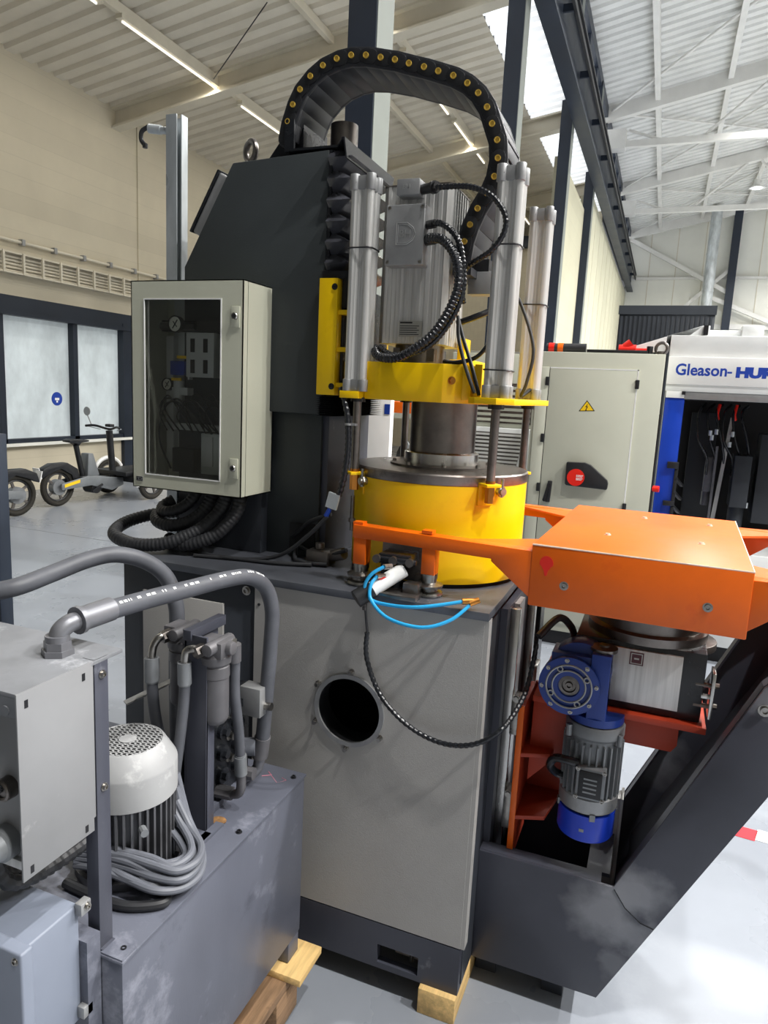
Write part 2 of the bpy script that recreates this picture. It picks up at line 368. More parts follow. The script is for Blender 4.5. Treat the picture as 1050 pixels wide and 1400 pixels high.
# left bay roof: ribbed sheet rising from wall to column row
def sheet(x0, z0, x1, z1, y0, y1, per, h, duty=.55):
    g = G(); y = y0; prof = []
    while y < y1:
        prof += [(y, 0), (y+per*duty, 0), (y+per*(duty+.1), h), (y+per*.9, h)]; y += per
    n = len(prof); vs = [(x0, p, z0+q) for p, q in prof]+[(x1, p, z1+q) for p, q in prof]
    return g.add(vs, [(i, i+1, n+i+1, n+i) for i in range(n-1)])
SL = .163
def rz(x): return 5.78+SL*(x-XW)
struct('ceiling_left', sheet(XW-.2, rz(XW-.2), -2.8, rz(-2.8), 2, 21, .27, .05), 'roof_cream')
struct('ceiling_left_ridge', sheet(-2.8, rz(-2.8), XC+.1, rz(XC+.1), 2, 8.6, .27, .05).add([], []), 'daylight')
struct('ceiling_left_skylight', sheet(-2.8, rz(-2.8), XC+.1, rz(XC+.1), 8.6, 21, .27, .05), 'daylight')
for i, yy in enumerate([4.9, 9.4, 13.85, 18.2]):
    g = G()
    for a, b, w in ((-.0, -.03, .2), (-.03, -.27, .02), (-.27, -.30, .2)):
        g.prism([(XW, rz(XW)+a), (XC, rz(XC)+a), (XC, rz(XC)+b), (XW, rz(XW)+b)], 'Y', yy-w/2, yy+w/2)
    struct('trim_%d' % (2+i), g, 'beam_cream')
for i, xx in enumerate((-6.55, -4.7, -3.9)):
    struct('trim_%d' % (8+i), G().box(xx-.035, xx+.035, 2, 21, rz(xx)-.12, rz(xx)-.01), 'beam_cream')
# fluorescent fixtures along the first purlin
SDAT = bpy.data.lights.new('strip_light_glow', 'AREA'); SDAT.shape = 'RECTANGLE'; SDAT.size = .06; SDAT.size_y = 2.1; SDAT.energy = STRIP_W; SDAT.color = (1, .96, .88)
for xs in (-6.55, -3.9):
    for k in range(7):
        y0 = 2.2+k*2.6; zz = rz(xs)-.12
        t = thing('strip_light', 'slim fluorescent strip light fixed along the cream roof purlin', 'light', (xs, y0+1.1, zz), 'strip lights under the left roof')
        part('housing', G().box(xs-.05, xs+.05, y0, y0+2.3, zz-.05, zz), 'beam_cream', t)
        part('tube', G().cyl((xs, y0+.06, zz-.065), (xs, y0+2.24, zz-.065), .014, n=8), 'tube_glow', t)
        lo = bpy.data.objects.new('strip_glow', SDAT); COL.objects.link(lo); lo.location = (xs, y0+1.15, zz-.085); lo.parent = t; lo.matrix_parent_inverse = Matrix.Translation((-xs, -y0-1.1, -zz))
solo('suspension_wire', G().cyl((-6.55, 9.29, rz(-6.55)-.13), (-5.02, 8.24, rz(-5.02)-.06), .008, n=6), 'black_plastic', 'thin dark wire strung from the strip light to the left roof', 'wire')
# back wall of the left bay with conduits
struct('wall_front', G().box(XW, 13.2, -6.2, -6, 0, 12), 'wall_far_grey')
struct('wall_side', G().box(13, 13.2, -6, 33, 0, 12), 'wall_far_grey')
struct('wall_back', G().box(XW, XC, 21, 21.2, 0, 6.9), 'wall_cream')
struct('trim_15', G().box(XW, XC, 20.8, 21, 5.9, 6.2), 'steel_navy')
t = thing('wall_pipes', 'grey pipes and conduits clipped across the far cream wall', 'pipe', (-3.2, 20.9, 2.4))
for k in range(4): part('pipe', G().cyl((-6, 20.9, 2.5+.16*k), (-2.3, 20.9, 2.5+.16*k), .03, n=8), 'beam_white', t)
part('fan', G().cyl((-2.75, 20.7, 2.95), (-2.75, 20.95, 2.95), .17, n=16).box(-2.8, -2.7, 20.75, 20.95, 2.5, 2.9), 'steel_dark', t)

# column row, crane girder, clerestory
for i, yy in enumerate(COLY):
    g = G().box(XC-.10, XC+.10, yy-.15, yy-.135, 0, 8.7).box(XC-.10, XC+.10, yy+.135, yy+.15, 0, 8.7).box(XC-.008, XC+.008, yy-.135, yy+.135, 0, 8.7).box(XC+.085, XC+.10, yy-.135, yy+.135, 0, 8.7)
    o = link('steel_column', mesh('steel_column', g), 'steel_navy'); tag(o, 'tall navy blue steel column carrying the crane girder', 'column', 'columns between the two bays')
    part('end_plate', G().box(XC-.14, XC+.14, yy-.2, yy+.2, 0, .02), 'steel_navy', o)
    part('lit_side', G().box(XC+.1005, XC+.106, yy-.14, yy+.14, 0.02, 8.6), 'lit_side', o)  # lit side of the navy column, its brightness put into a paler strip
gd = solo('crane_girder', G().box(XC+.12, XC+.36, -6, 33, 6.42, 6.46).box(XC+.23, XC+.25, -6, 33, 6.46, 7.36).box(XC+.12, XC+.36, -6, 33, 7.36, 7.40), 'steel_navy', 'long navy blue crane runway girder along the column row', 'girder')
part('crane_rail', G().box(XC+.21, XC+.27, -6, 33, 7.40, 7.5), 'steel_dark', gd)
part('conductor_rail', G().box(XC+.40, XC+.44, -6, 33, 6.9, 6.98).box(XC+.40, XC+.44, -6, 33, 7.1, 7.15), 'black_plastic', gd)
for k in range(18): part('bracket', G().box(XC+.25, XC+.42, -4+2.1*k, -3.96+2.1*k, 6.90, 7.0), 'steel_navy', gd)
w2 = struct('window_2', G().box(XC-.08, XC+.08, 2, 33, 7.6, 7.72).box(XC-.08, XC+.08, 2, 33, 8.6, 8.82), 'steel_navy')
yy = 2.0; k = 0
while yy < 32.5:
    struct('post', G().box(XC-.07, XC+.07, yy-.09, yy+.09, 7.7, 8.7), 'steel_navy', parent=w2)
    struct('pane', G().box(XC-.02, XC-.01, yy, yy+1.46, 7.7, 8.65), 'daylight', parent=w2); yy += 1.46
struct('trim_16', G().box(XC-.12, XC+.02, 2, 33, 6.9, 7.6), 'steel_navy')
# wall under the girder beyond the third column
struct('wall_right', G().box(XC-.2, XC-.06, 13.7, 17.5, 0, 6.0), 'wall_brick_white')
wp = struct('wall_partition', G().box(XC-.2, XC+.06, 17.78, 33, 0, 6.4), 'wall_panel')
for k in range(11): struct('panel_joint', G().box(XC+.06, XC+.068, 18.9+1.3*k, 18.93+1.3*k, 0, 6.4), 'beam_cream', parent=wp)

# right bay roof
def rr(x): return 8.84+.204*(x-XC)
struct('ceiling_right', sheet(XC, rr(XC), 13, rr(13), -8, 33, .30, .06), 'roof_white')
for i, xx in enumerate((-.9, .65, 2.2, 3.75, 5.3, 7.0)):
    struct('trim_%d' % (40+i), G().box(xx-.06, xx+.06, -8, 33, rr(xx)-.2, rr(xx)-.01), 'beam_white')
for i, yy in enumerate((6.2, 12.8, 19.4, 25.9, 32.6)):
    g = G().prism([(XC, rr(XC)), (13, rr(13)), (13, rr(13)-.34), (XC, rr(XC)-.34)], 'Y', yy-.09, yy+.09)
    struct('trim_%d' % (50+i), g, 'beam_white')
    if yy > 15 and yy < 30:
        struct('trim_%d' % (60+i), G().box(XC+.2, 13, yy-.07, yy+.07, rr(XC)-.95, rr(XC)-.80).box(XC+.05, XC+.55, yy-.16, yy+.16, rr(XC)-1.0, rr(XC)-.55), 'beam_white')
        for q, (p0, p1) in enumerate((((XC+.6, rr(XC)-.55), (XC+1.6, rr(XC)-.9)), ((XC+2.2, rr(XC)-.9), (XC+3.8, rr(XC+3.8)-.3)), ((XC+4.1, rr(XC+4.1)-.3), (XC+5.4, rr(XC)-.9)))):
            struct('brace', G().cyl((p0[0], yy, p0[1]), (p1[0], yy, p1[1]), .035, n=8), 'beam_white', parent=bpy.data.objects['trim_%d' % (60+i)])
for i, (a, b) in enumerate(((19.4, 25.9), (12.8, 19.4), (25.9, 32.6))):
    struct('trim_%d' % (70+i), G().cyl((XC+.1, a, rr(XC)-.12), (3.8, b, rr(3.8)-.12), .03, n=8).cyl((XC+.1, b, rr(XC)-.12), (3.8, a, rr(3.8)-.12), .03, n=8), 'beam_white')
# far end wall of the right bay
we = struct('wall_end', G().box(XC, 13, 33, 33.2, 0, 12), 'wall_white')
for k in range(9): struct('panel_joint', G().box(-1.2+k*1.05, -1.17+k*1.05, 32.985, 33, 0, 9.5), 'beam_cream', parent=we)
struct('trim_80', G().box(XC, 13, 32.75, 33, 4.9, 5.1).box(XC, 13, 32.85, 33, 6.9, 7.0), 'beam_white')
struct('trim_81', G().box(1.85, 2.15, 32.5, 32.8, 0, 9.6), 'steel_navy')
struct('trim_82', G().bar((XC+.1, 32.7, 8.5), (2.0, 32.7, 6.3), .16, .16).bar((-.9, 32.7, 4.6), (2.0, 32.7, 7.3), .14, .14).bar((1.2, 32.7, 6.2), (5, 32.7, 4.6), .16, .16), 'beam_white')
dk = solo('exhaust_duct', G().cyl((1.15, 31.5, 0), (1.15, 31.5, 9.4), .2, n=20), 'galvanised', 'shiny galvanised exhaust duct rising along the far end wall', 'duct')
for k in range(6): part('joint', G().cyl((1.15, 31.5, 2+1.4*k), (1.15, 31.5, 2.06+1.4*k), .215, n=20), 'galvanised', dk)

# high-bay lamps: housing, glowing lens and the light they give
LDAT = bpy.data.lights.new('high_bay_light', 'AREA'); LDAT.shape = 'DISK'; LDAT.size = .26; LDAT.energy = LAMP_W; LDAT.color = (1, .98, .95)
LDAT.spread = R(140)
LSIDE = LDAT.copy(); LSIDE.energy = LAMP_W_SIDE
for xx, ld in ((2.1, LDAT), (6.6, LSIDE), (11.0, LSIDE)):
    for k in range(7):
        yy = .2+4.5*k; zz = rr(xx)-.85
        t = thing('high_bay_lamp', 'round white high-bay lamp hanging from the right hall roof', 'lamp', (xx, yy, zz), 'high-bay lamps under the right roof')
        part('housing', G().lathe([(.05, .30), (.09, .28), (.10, .1), (.24, .03), (.25, 0.012), (.24, .012)], (xx, yy, zz), n=24), 'white_paint', t)
        part('lens', G().cyl((xx, yy, zz+.004), (xx, yy, zz+.012), .15, n=24), 'lamp_glow', t)
        part('rod', G().cyl((xx, yy, zz+.28), (xx, yy, rr(xx)-.05), .012, n=6), 'white_paint', t)
        lo = bpy.data.objects.new('lamp_light', ld); COL.objects.link(lo); lo.location = (xx, yy, zz-.02)
        lo.parent = t; lo.matrix_parent_inverse = Matrix.Translation((-xx, -yy, -zz))
# red and white floor tape
for k in range(12):
    x0 = .40+.11*k
    solo('floor_tape', G().prism([(x0, 2.88), (x0+.11, 2.87), (x0+.13, 2.95), (x0+.02, 2.96)], 'Z', .0006, .002), 'tape_red' if k % 2 == 0 else 'white_paint',
         'red stripe of the hazard tape on the floor beside the sloping frame' if k % 2 == 0 else 'white stripe of the hazard tape on the floor beside the sloping frame', 'floor tape', 'hazard tape stripes')

# ================================================================== THE YELLOW-HEADED PRESS
BX0, BX1, BY0, BY1 = -1.454, -.345, 1.622, 2.38
press = thing('hardening_press', 'dark grey press with yellow drum, yellow head and upright cylinders', 'machine', (-.9, 2.0, .075))
HC, HZ, HR = -.693, .812, .093
def rect(x0, x1, z0, z1): return [(x0, z0), (x1, z0), (x1, z1), (x0, z1)]
# base shell (open inside, the hole looks into it)
base = part('base', G().box(BX0, BX0+.01, BY0+.012, BY1, .21, 1.118).box(BX1-.012, BX1, BY0+.004, BY1, .21, 1.118).box(BX0, BX1, BY1-.01, BY1, .21, 1.118)
            .box(BX0+.01, -.993, BY0+.004, BY0+.014, .21, 1.118).box(BX0+.01, BX1-.012, 1.75, 1.76, .215, .62).box(BX1, BX1+.003, BY0+.02, BY0+.13, .09, 1.1), 'anthracite', press, .002)
part('kick_plate', plate_hole(BX0, BX1, .075, .212, BY0-.004, BY0+.02, rect(-.577, -.458, .093, .148)).box(BX0, BX1, BY0+.08, BY1, .075, .20).box(BX1-.02, BX1, BY0+.02, BY1, .075, .212), 'anthracite_blue', base)
part('slot_lever', G().cyl((-.487, BY0+.03, .10), (-.487, BY0+.03, .142), .006, n=10).cyl((-.54, BY0+.05, .098), (-.46, BY0+.05, .098), .005, n=8), 'steel_dark', base)
part('front_panel', plate_hole(-.989, BX1-.001, .216, 1.117, BY0-.004, BY0+.002, circ(HC, HZ, HR)), 'panel_grey', base, label='light grey hammered front panel with a round opening')
part('panel_edge', G().box(BX1-.002, BX1+.010, BY0-.003, BY0+.03, .216, 1.117), 'panel_grey', base)
part('side_panel', G().box(-1.371, -1.092, BY0-.004, BY0+.004, .45, 1.043), 'panel_grey', base, .001)
rg = G().lathe([(HR-.004, 0), (HR+.008, 0), (HR+.008, .006), (HR-.004, .006), (HR-.004, 0)], (HC, BY0-.004, HZ), (0, -1, 0), 48, caps=False)
part('hole_ring', rg, 'cast_grey', base)
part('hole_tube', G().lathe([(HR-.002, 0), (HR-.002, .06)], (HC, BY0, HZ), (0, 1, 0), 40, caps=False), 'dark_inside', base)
for k in range(6):
    a = R(28+60*k); bolt(base, (HC+(HR+.016)*math.cos(a), BY0-.004, HZ+(HR+.016)*math.sin(a)), (0, -1, 0), .006, .016, kind='h')
part('inner_pump', G().box(-.8, -.62, 1.95, 2.1, .62, .80).cyl((-.72, 1.9, .74), (-.72, 1.96, .74), .05), 'steel_dark', base)
bolt(base, (-1.018, BY0-.0, 1.092), (0, -1, 0), .009, .008)
part('lock_screw', G().cyl((-.975, BY0-.006, 1.06), (-.975, BY0, 1.06), .004, n=10), 'black_plastic', base)
part('slab', G().box(BX0-.006, BX1+.010, BY0-.012, BY1+.01, 1.119, 1.14), 'slab_steel', press, .002, label='dark steel table plate on the base')

# lower column
part('column_foot', G().box(-1.42, -1.114, 1.85, 2.16, 1.14, 1.58), 'anthracite', press, .002)
lc = part('lower_column', G().box(-1.114, -.935, 1.885, 2.16, 1.14, 1.58), 'anthracite_upper', press, .002)
part('guide_cover', G().box(-.935, -.915, 1.895, 2.20, 1.14, 1.58), 'anthracite_blue', press, .002)
part('service_opening', G().box(-1.03, -.945, 1.880, 1.886, 1.16, 1.245), 'dark_inside', lc)
# upper column body
colm = part('column', G().prism([(-1.40, 1.578), (-.923, 1.578), (-.923, 2.297), (-1.232, 2.283), (-1.40, 1.997)], 'Y', 1.85, 2.15), 'anthracite_upper', press, .004)
part('front_trim', G().box(-.924, -.914, 1.853, 2.147, 1.60, 2.296), 'black_gloss', colm)
part('top_plate', G().prism([(-1.06, 1.852), (-.90, 1.852), (-.862, 1.80), (-.855, 1.80), (-.855, 2.17), (-1.06, 2.17)], 'Z', 2.302, 2.308).prism([(1.80, 2.308), (2.17, 2.308), (2.15, 2.262), (1.82, 2.262)], 'X', -.858, -.854), 'black_gloss', press)
eb = part('eyebolt', G().torus((-1.247, 1.97, 2.352), .028, .0095, (.5, 1, 0), 28, 10).cyl((-1.247, 1.97, 2.284), (-1.247, 1.97, 2.325), .014, .011, 16).cyl((-1.247, 1.97, 2.284), (-1.247, 1.97, 2.294), .022, n=20), 'steel_dark', press)
part('vent_pipe', G().lathe([(.040, 0), (.040, .11), (.036, .11), (.036, .02), (0.001, .02)], (-.95, 2.0, 2.300), n=28), 'steel_dark', press, label='short scuffed steel pipe stub on top')
# cover box on the sloping back
e0 = Vector((-1.40, 0, 1.997)); e1 = Vector((-1.232, 0, 2.283)); dd = (e1-e0).normalized(); nn = Vector((-dd.z, 0, dd.x))
p0 = e0+dd*.10+nn*.002; p1 = e0+dd*.29+nn*.002
cb = part('back_cover', G().prism([(p.x, p.z) for p in (p0, p0+nn*.036, p1+nn*.036, p1)], 'Y', 1.865, 2.08), 'cast_grey', press, .006, 3)
part('cover_rim', G().prism([(p.x, p.z) for p in (p0-dd*.004+nn*.036, p0-dd*.004+nn*.044, p1+dd*.004+nn*.044, p1+dd*.004+nn*.036)], 'Y', 1.86, 2.085), 'black_gloss', cb, .003)
# cable chain support on the column top
part('chain_support', G().box(-1.064, -1.05, 1.853, 1.862, 2.30, 2.385).box(-1.05, -1.035, 1.853, 1.862, 2.308, 2.385).prism([(-1.15, 2.292), (-1.06, 2.40), (-1.03, 2.40), (-1.03, 2.302), (-1.05, 2.29)], 'Y', 1.90, 2.05), 'black_gloss', press)
# bellows
def bellows(zs, small, big, name, mt):
    g = G(); vs = []; n = len(zs)
    for i, z in enumerate(zs):
        x, y0, y1 = big if i % 2 else small
        vs += [(-.92, y0, z), (x-.003, y0, z), (x, y0+.003, z), (x, y1-.003, z), (x-.003, y1, z), (-.92, y1, z)]
    fs = []
    for i in range(n-1):
        for k in range(6): j = (k+1) % 6; fs.append((i*6+k, i*6+j, (i+1)*6+j, (i+1)*6+k))
    fs += [tuple(range(6)), tuple(range((n-1)*6, n*6))]
    return part(name, g.add(vs, fs), mt, press)
bellows([2.300-.0275*k for k in range(13)], (-.896, 1.866, 2.134), (-.846, 1.836, 2.164), 'bellows', 'bellows_black')
bellows([1.634-.0030*k for k in range(21)], (-.895, 1.84, 2.16), (-.862, 1.815, 2.185), 'lower_bellows', 'bellows_black')

# carriage
car = part('carriage', G().box(-.914, -.858, 1.800, 1.832, 1.636, 1.951), 'yellow_paint', press, .0015)
part('far_carriage', G().box(-.914, -.858, 2.168, 2.20, 1.636, 1.951), 'yellow_paint', press, .0015)
part('saddle', G().box(-.880, -.850, 1.832, 2.168, 1.64, 1.945), 'black_gloss', press, .002)  # back plate coloured black for the shade in the gap between the carriage plates
for z in (1.665, 1.762, 1.862): part('rib', G().box(-.858, -.80, 1.81, 1.87, z-.006, z+.006), 'yellow_paint', car)
part('slide_block', G().box(-.913, -.82, 1.815, 1.86, 1.951, 1.972).box(-.856, -.82, 1.825, 1.86, 1.875, 1.951), 'black_gloss', car)
for z in (1.660, 1.928): bolt(car, (-.867, 1.800, z), (0, -1, 0), .006, .003, mt='black_plastic')
# head
pl = [(-.86, 1.845), (-.775, 1.845), (-.766, 1.80), (-.545, 1.80), (-.482, 1.845), (-.455, 1.87), (-.455, 2.13), (-.545, 2.20), (-.766, 2.20), (-.775, 2.155), (-.86, 2.155)]
head = part('head', G().prism(pl, 'Z', 1.631, 1.732), 'yellow_paint', press, .0015)
for y0, y1 in ((1.765, 1.86), (2.14, 2.24)): part('side_flange', G().box(-.825, -.768, y0, y1, 1.631, 1.650), 'yellow_paint', head, .001)
part('wing_flange', G().prism([(-.47, 1.79), (-.445, 1.755), (-.385, 1.735), (-.345, 1.765), (-.335, 2.26), (-.47, 2.21)], 'Z', 1.634, 1.650), 'yellow_paint', head, .001)
part('hinge_block', G().prism([(-.50, 1.829), (-.478, 1.838), (-.478, 1.85), (-.50, 1.85)], 'Z', 1.64, 1.728).box(-.47, -.45, 1.838, 1.87, 1.65, 1.735), 'yellow_paint', head, .001)
part('riser', G().box(-.556, -.534, 1.96, 2.02, 1.732, 1.81).box(-.565, -.50, 1.92, 2.12, 1.732, 1.750), 'yellow_paint', head, .002)
bolt(head, (-.525, 1.8145, 1.690), (.58, -.81, 0), .008, .012, kind='h', mt='brass')
# cylinders with rods
CZ0, CZ1 = 1.650, 2.203
for i, (cx, cy2) in enumerate(((-.785, 1.80), (-.398, 1.80), (-.390, 2.20), (-.785, 2.20))):
    w = .032; prof = []
    for sx_, sy_ in ((1, 1), (-1, 1), (-1, -1), (1, -1)):
        arc = [(cx+sx_*(w-.011)+.011*math.cos(a), cy2+sy_*(w-.011)+.011*math.sin(a)) for a in [math.atan2(sy_, sx_)+R(d) for d in (-95, -60, -30, 0, 30, 60, 95)]]
        prof += arc
        nx, ny = (-sy_, sx_)   # groove midpoints along the next side
        if sx_*sy_ > 0: mx_, my_ = 0, sy_
        else: mx_, my_ = sx_, 0
        for t_ in (-.010, -.004, .004, .010):
            dep = w-.004 if abs(t_) > .005 else w-.008
            if mx_: prof.append((cx+mx_*dep, cy2+sy_*-1*t_*(-1) if False else cy2-sy_*t_))
            else: prof.append((cx-sx_*t_, cy2+my_*dep))
    body = part('cylinder', G().prism(prof, 'Z', CZ0+.03, CZ1-.035), 'aluminium', press)
    for z0, z1, nm in ((CZ0, CZ0+.032, 'foot_cap'), (CZ1-.037, CZ1-.002, 'top_cap')):
        g = G().box(cx-w+.004, cx+w-.004, cy2-w+.004, cy2+w-.004, z0, z1)
        for sx_ in (-1, 1):
            for sy_ in (-1, 1): g.cyl((cx+sx_*(w-.009), cy2+sy_*(w-.009), z0-(.0 if nm == 'foot_cap' else .001)), (cx+sx_*(w-.009), cy2+sy_*(w-.009), z1+(.004 if nm == 'top_cap' else 0)), .0125, n=16)
        part(nm, g, 'cast_grey', body, .0015)
    for z in ((2.02,) if i == 0 else (2.02, 1.72) if i == 1 else (1.93,)):
        part('cable_tie', G().tube([(x, y, z+.002*math.sin(7*x)) for x, y in rrect(cx-w-.002, cx+w+.002, cy2-w-.002, cy2+w+.002, .012)], .0022, 6, closed=True), 'black_plastic', body)
    part('port', G().cyl((cx-.02, cy2-w-.001, CZ1-.02), (cx-.02, cy2-w+.004, CZ1-.02), .005, n=10), 'black_plastic', body)
    part('piston_rod', G().cyl((cx, cy2, 1.425), (cx, cy2, CZ0), .0115, n=20), 'steel_dark', body)
    part('rod_collar', G().cyl((cx, cy2, 1.622), (cx, cy2, 1.634), .021, n=20), 'black_gloss', body)
# drum, lid, spindle
DX, DY, DR = -.594, 1.997, .253
drum = part('drum', G().lathe([(DR, 0), (DR, .265)], (DX, DY, 1.152), n=96), 'yellow_paint', press, label='large yellow drum on the table plate')
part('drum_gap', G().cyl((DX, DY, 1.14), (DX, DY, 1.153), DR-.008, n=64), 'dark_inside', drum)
part('lid', G().lathe([(DR+.001, 0), (DR+.002, .003), (DR+.002, .024), (DR-.002, .028), (.12, .030), (.001, .030)], (DX, DY, 1.418), n=96), 'steel_dark', press, label='polished steel lid of the drum')
part('spindle_flange', G().lathe([(.150, 0), (.150, .006), (.122, .008), (.001, .008)], (DX, DY, 1.447), n=72), 'steel_dark', press)
sp_ = part('spindle', G().cyl((DX, DY, 1.480), (DX, DY, 1.632), .0965, n=72), 'steel_dark', press)
part('spindle_ring', G().lathe([(.109, 0), (.109, .030), (.102, .034), (.001, .034)], (DX, DY, 1.455), n=72), 'steel_bright', press, label='bright turned steel ring round the spindle')
for k in range(8):
    a = R(20+45*k); bolt(sp_, (DX+.138*math.cos(a), DY+.138*math.sin(a), 1.453), (0, 0, 1), .006, .008)
# window cut in the drum and rod brackets
part('drum_window', G().lathe([(DR+.001, 1.155), (DR+.001, 1.245)], (DX, DY, 0), n=24, caps=False) if False else G().box(-.665, -.545, DY-DR-.008, DY-DR+.03, 1.158, 1.258), 'steel_dark', drum)
for (cx, cy2) in ((-.785, 1.80), (-.398, 1.80), (-.39, 2.20), (-.785, 2.20)):
    ox = DX-cx; oy = DY-cy2; l = math.hypot(ox, oy); ox /= l; oy /= l
    g = G().cbox((cx+ox*.006, cy2+oy*.006, 1.425), (.026, .022, .004), Matrix.Rotation(math.atan2(oy, ox), 3, 'Z'))
    g.cbox((cx+ox*.022, cy2+oy*.022, 1.398), (.004, .022, .030), Matrix.Rotation(math.atan2(oy, ox), 3, 'Z'))
    b_ = part('rod_bracket', g, 'yellow_paint', drum, .001)
    part('rod_nut', G().cyl((cx, cy2, 1.378), (cx, cy2, 1.421), .013, n=6).cyl((cx, cy2, 1.429), (cx, cy2, 1.437), .0135, n=12), 'brass', b_)
for a in (R(-127), R(-35)):
    d_ = Vector((math.cos(a), math.sin(a), 0)); c_ = Vector((DX, DY, 1.405))+d_*DR
    b_ = part('lid_clamp', G().cyl(c_, c_+d_*.022, .010, n=16).cyl(c_+d_*.010, c_+d_*.016, .015, n=6).cyl(c_+d_*.014+Vector((0, 0, -.015)), c_+d_*.014+Vector((0, 0, .035)), .0045, n=8), 'steel_bolt', drum)

# main motor
MX0, MX1, MY0, MY1, MZ0, MZ1 = -.756, -.566, 1.852, 2.035, 1.785, 2.190
pts = []
def side(a, b, nrm, depth=.0022, n=7):
    out = []
    for i in range(n):
        for t_, dpt in ((.1, 0), (.44, 0), (.5, depth), (.9, depth), (1.0, 0)):
            t2 = (i+t_)/n; out.append((a[0]+(b[0]-a[0])*t2+nrm[0]*dpt, a[1]+(b[1]-a[1])*t2+nrm[1]*dpt))
    return out
c4 = .012
pts = side((MX0+c4, MY0), (MX1-c4, MY0), (0, 1))+side((MX1, MY0+c4), (MX1, MY1-c4), (-1, 0))+side((MX1-c4, MY1), (MX0+c4, MY1), (0, -1))+side((MX0, MY1-c4), (MX0, MY0+c4), (1, 0))
motor = part('spindle_motor', G().prism(pts, 'Z', MZ0, MZ1), 'aluminium', press, label='tall ribbed aluminium motor')
part('motor_cap', G().prism(rrect(MX0-.001, MX1+.001, MY0-.001, MY1+.001, .014), 'Z', MZ1, MZ1+.004), 'steel_dark', motor)
part('motor_mount', G().cyl((-.661, 1.943, 1.732), (-.661, 1.943, MZ0), .070, n=40).box(-.72, -.60, 1.885, 2.0, 1.74, 1.775), 'steel_dark', motor)
jb = part('terminal_box', G().box(-.728, -.622, 1.808, MY0+.004, 1.982, 2.134), 'cast_grey', motor, .003, 3, label='grey terminal box with embossed shield')
for x in (-.720, -.630):
    for z in (1.990, 2.126): bolt(jb, (x, 1.808, z), (0, -1, 0), .0032, .0022)
sh = [(-.698, 2.088), (-.668, 2.088), (-.652, 2.076), (-.645, 2.060), (-.652, 2.044), (-.668, 2.034), (-.698, 2.034)]
part('shield_outline', G().tube([(x, 1.8075, z) for x, z in sh], .0012, 6, closed=True).tube([(x+(-.672-x)*.16, 1.8075, z+(2.061-z)*.16) for x, z in sh], .0008, 6, closed=True), 'embossed', jb)
text_mesh('embossed_letters', 'BH', .027, Matrix(((1, 0, 0, -.692), (0, 0, -1, 1.8078), (0, 1, 0, 2.052), (0, 0, 0, 1))), 'embossed', jb, .0008)
cbx = part('connector_box', G().box(-.703, -.640, 1.806, MY0+.004, 2.156, 2.196), 'cast_grey', motor, .003)
text_mesh('connector_letters', 'BH', .017, Matrix(((1, 0, 0, -.687), (0, 0, -1, 1.8058), (0, 1, 0, 2.171), (0, 0, 0, 1))), 'embossed', cbx, .0006)
part('connector_plug', G().cyl((-.640, 1.826, 2.172), (-.590, 1.80, 2.170), .013, n=18).cyl((-.605, 1.808, 2.1705), (-.597, 1.803, 2.170), .016, n=18), 'black_plastic', cbx)
npn = part('name_plate', G().box(-.693, -.628, 1.8495, 1.853, 1.803, 1.845), 'label_silver', motor)
g = G().box(-.690, -.655, 1.8488, 1.8495, 1.838, 1.842)
for k in range(5): g.box(-.690, -.635-.006*(k % 2), 1.8489, 1.8495, 1.808+.0056*k, 1.8098+.0056*k)
part('plate_print', g, 'ink_black', npn)
part('gland', G().cyl((-.622, 1.83, 2.085), (-.595, 1.81, 2.083), .011, n=14).cyl((-.622, 1.83, 2.047), (-.59, 1.80, 2.044), .014, n=14), 'black_plastic', jb)
HA = [(-.61, 1.82, 2.085), (-.568, 1.79, 2.077), (-.524, 1.78, 2.04), (-.505, 1.78, 1.979), (-.5, 1.775, 1.907), (-.526, 1.77, 1.835), (-.57, 1.765, 1.779), (-.62, 1.77, 1.756), (-.688, 1.79, 1.75), (-.733, 1.82, 1.771)]
HB = [(-.604, 1.80, 2.046), (-.56, 1.775, 2.035), (-.522, 1.765, 1.994), (-.505, 1.755, 1.931), (-.52, 1.75, 1.869), (-.557, 1.745, 1.806), (-.604, 1.745, 1.768), (-.656, 1.755, 1.742), (-.72, 1.785, 1.744), (-.752, 1.83, 1.765), (-.757, 1.86, 1.768)]
HCc = [(-.605, 1.806, 2.1705), (-.583, 1.79, 2.165), (-.501, 1.77, 2.157), (-.441, 1.755, 2.131), (-.403, 1.75, 2.089), (-.398, 1.75, 2.047), (-.429, 1.76, 2.004), (-.496, 1.8, 1.975), (-.532, 1.87, 1.95), (-.535, 1.92, 1.90)]
part('corrugated_hose', corr(HA, .0085), 'black_gloss', motor)
part('corrugated_hose', corr(HB, .0125), 'black_gloss', motor)
part('corrugated_hose', corr(HCc, .0075), 'black_gloss', motor)
